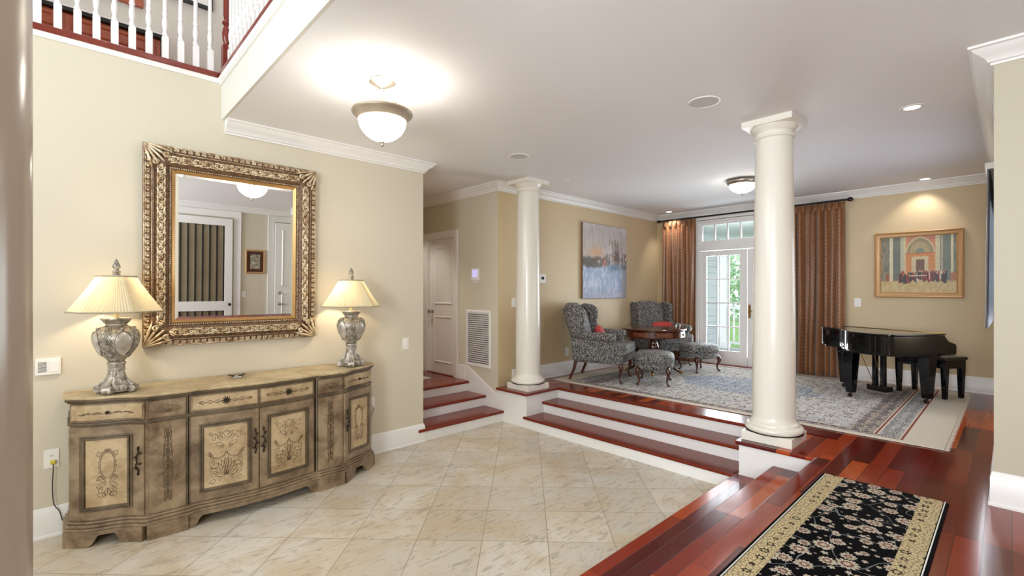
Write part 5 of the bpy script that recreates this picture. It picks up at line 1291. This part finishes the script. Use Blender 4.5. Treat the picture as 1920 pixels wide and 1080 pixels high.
# 1: misty marsh with tall pines over pale blue water
Wp, Hp = 150, 150
yy, xx = np.mgrid[0:Hp, 0:Wp]; X_ = xx / Wp; Y_ = yy / Hp
n1 = fbm(Wp, Hp, 4); n2 = fbm(Wp, Hp, 12, 4, 2.4, .8); n3 = fbm(Wp, Hp, 30, 3, 2.0, .7)
A = np.ones((Hp, Wp, 3)) * np.array([186, 178, 176.]); A = mixc(A, ss(n1, .45, .7) * .7, (208, 202, 208)); A = mixc(A, ss(n2, .5, .75) * .5, (164, 146, 124))
A = mixc(A, np.exp(-((X_ - .28) ** 2 / .03 + (Y_ - .38) ** 2 / .006)) * .8, (206, 156, 112))
A = mixc(A, ss(Y_, .50, .60), (150, 168, 196)); A = mixc(A, ss(Y_, .52, .6) * ss(n2, .42, .62) * .8, (196, 204, 216)); A = mixc(A, ss(Y_, .80, .98) * .6, (168, 162, 178)); A = mixc(A, ss(Y_, .55, .7) * ss(X_, .78, .98) * .8, (146, 130, 124))
line = .44 + .05 * np.sin(X_ * 5 + .6) + .08 * (fbm(Wp, Hp, 8, 3) - .5)
bank = ss(Y_, line - .06, line) * (1 - ss(Y_, line + .07, line + .12)); A = mixc(A, bank * ss(1 - X_, .35, .8), (74, 70, 56)); A = mixc(A, bank * ss(n3, .5, .6) * .9, (120, 60, 44)); A = mixc(A, bank * ss(n2, .55, .65) * .8, (54, 90, 92))
A = mixc(A, np.exp(-((X_ - .34) ** 2 / .0008 + (Y_ - .50) ** 2 / .0006)) * .7, (232, 226, 214)); A = mixc(A, np.exp(-((X_ - .48) ** 2 / .003 + (Y_ - .52) ** 2 / .002)) * .8, (190, 100, 88))
for cx, top in ((.66, .20), (.72, .17), (.78, .24), (.88, .28)):
    A = mixc(A, (np.abs(X_ - cx - .01 * np.sin(Y_ * 20)) < .008) * (Y_ > top) * (Y_ < .60) * .8, (92, 74, 60))
cr = np.exp(-(((X_ - .70) / .13) ** 2 + ((Y_ - .235 - .9 * (X_ - .70) ** 2) / .035) ** 2)); A = mixc(A, cr * ss(n3, .42, .55), (98, 96, 58))
A = mixc(A, np.exp(-(((X_ - .76) / .07) ** 2 + ((Y_ - .42) / .14) ** 2)) * .75, (96, 68, 56)); A = mixc(A, np.exp(-(((X_ - .68) / .12) ** 2 + ((Y_ - .58) / .05) ** 2)) * .7, (70, 110, 134))
A = mixc(A, np.exp(-(((X_ - .95) / .08) ** 2 + ((Y_ - .56) / .05) ** 2)) * .8, (78, 58, 56)); A = mixc(A, (n3 > .62) * (Y_ > .5) * .35, (96, 130, 170))
pa = thing('canvas_painting', 'unframed misty marsh painting with tall pines on the wall above the nearer wing chair', 'painting', (6.355, 4.557, 1.545))
MB().box(-.598, .598, -.036, 0, 0, 1.18).build('canvas_edge', paint('canvas_edge', rgb(150, 118, 84), .7, .2, 12), pa, bevel=.003)
painted('painted_canvas', A, 1.19, 1.172, lambda a, b: (a, -.0365, b + .004), pa)
# 2: arched hall with figures around a table
Wp, Hp = 190, 130
yy, xx = np.mgrid[0:Hp, 0:Wp]; X_ = xx / Wp; Y_ = yy / Hp; n1 = fbm(Wp, Hp, 8); n2 = fbm(Wp, Hp, 14, 4, 2.5, .6); n3 = fbm(Wp, Hp, 40, 3)
B_ = np.ones((Hp, Wp, 3)) * np.array([112, 112, 96.]); B_ = mixc(B_, ss(n1, .4, .65) * .5, (150, 140, 116))
mid = (X_ > .33) & (X_ < .74); B_ = mixc(B_, mid * 1.0, (206, 134, 74)); B_ = mixc(B_, mid * (Y_ < .25), (200, 128, 96)); B_ = mixc(B_, mid * ss(n1, .5, .7) * .4, (226, 168, 104))
r_ = np.hypot((X_ - .535) / .185, (Y_ - .30) / .28)
B_ = mixc(B_, (r_ < 1) & (Y_ < .30), (150, 134, 96)); B_ = mixc(B_, (r_ < .72) & (Y_ < .30), (172, 154, 112)); B_ = mixc(B_, (r_ < .34) & (Y_ < .30), (124, 132, 118)); B_ = mixc(B_, (np.abs(r_ - 1) < .05) & (Y_ < .30), (206, 186, 146)); B_ = mixc(B_, (np.abs(Y_ - .30) < .012) & mid, (186, 110, 64))
B_ = mixc(B_, (np.abs(X_ - .535) < .11) & (Y_ > .36) & (Y_ < .74), (208, 190, 148)); B_ = mixc(B_, (np.abs(X_ - .535) < .055) & (Y_ > .41) & (Y_ < .74), (96, 60, 42)); B_ = mixc(B_, (np.abs(np.mod(X_ * 38, 1) - .5) < .12) & (np.abs(X_ - .535) < .05) & (Y_ > .42) & (Y_ < .7), (136, 96, 68))
for c0, c1, cc in ((.12, .165, (214, 204, 168)), (.27, .325, (190, 184, 154)), (.325, .345, (212, 194, 150)), (.735, .79, (206, 198, 158)), (.80, .83, (172, 170, 146)), (.93, .96, (214, 208, 174))): B_ = mixc(B_, (X_ > c0) & (X_ < c1) & (Y_ < .84), cc)
B_ = mixc(B_, ((X_ > .165) & (X_ < .27)) * .6, (96, 106, 100)); B_ = mixc(B_, ((X_ > .84) & (X_ < .92)) * .6, (100, 118, 112))
B_ = mixc(B_, (X_ > .06) & (X_ < .12) & (Y_ > .66) & (Y_ < .92), (150, 84, 48)); B_ = mixc(B_, (X_ > .93) & (Y_ > .66) & (Y_ < .92), (176, 106, 58)); B_ = mixc(B_, (X_ < .10) * ss(n2, .5, .6) * .6, (164, 140, 110))
B_ = mixc(B_, Y_ > .80 - .02 * np.sin(X_ * 3), (196, 170, 114)); B_ = mixc(B_, (Y_ > .82) * ss(n2, .5, .62) * .5, (222, 202, 150)); B_ = mixc(B_, ss(n3, .56, .66) * .25, (84, 74, 58))
rr_ = random.Random(5)
for k in range(46):
    cx = .26 + .62 * (k + rr_.random() * .8) / 46; top = .60 + .08 * rr_.random(); h_ = .13 + .05 * rr_.random(); wd_ = .010 + .012 * rr_.random(); cc = rr_.choice([(32, 26, 28), (44, 34, 36), (30, 34, 48), (150, 44, 34), (196, 184, 162), (120, 40, 34), (60, 50, 46)])
    B_ = mixc(B_, (np.abs(X_ - cx) < wd_) & (Y_ > top) & (Y_ < top + h_), cc); B_ = mixc(B_, np.hypot((X_ - cx) * 1.45, Y_ - top) < .014, (196, 150, 118))
B_ = mixc(B_, (np.abs(X_ - .50) < .12) & (np.abs(Y_ - .725) < .018), (110, 40, 32)); B_ = mixc(B_, (np.abs(X_ - .50) < .12) & (np.abs(Y_ - .70) < .008), (190, 172, 140))
B_ = B_ * (1 + (n3[..., None] - .5) * .35)
pb = thing('framed_painting', 'gilt framed painting of figures in an arched hall, above the piano', 'painting', (XF, .846, 1.575))
w2, h2 = .88, .86
MB().sweep([(-w2 / 2, 0), (w2 / 2, 0), (w2 / 2, h2), (-w2 / 2, h2)], [(0, 0), (0, -.045), (.008, -.052), (.016, -.044), (.030, -.036), (.052, -.030), (.060, -.034), (.068, -.028), (.07, 0)], vert_x(0), True).build('gilt_frame', M['gold'], pb, smooth=True, ang=30)
painted('painted_panel', np.clip(B_[:, ::-1], 0, 255), w2 - .136, h2 - .136, lambda a, b: (-.020, a, b + .068), pb, .4)
MB().box(-.018, -.004, -w2 / 2 + .06, w2 / 2 - .06, .06, h2 - .06).build('backing', M['dark'], pb)
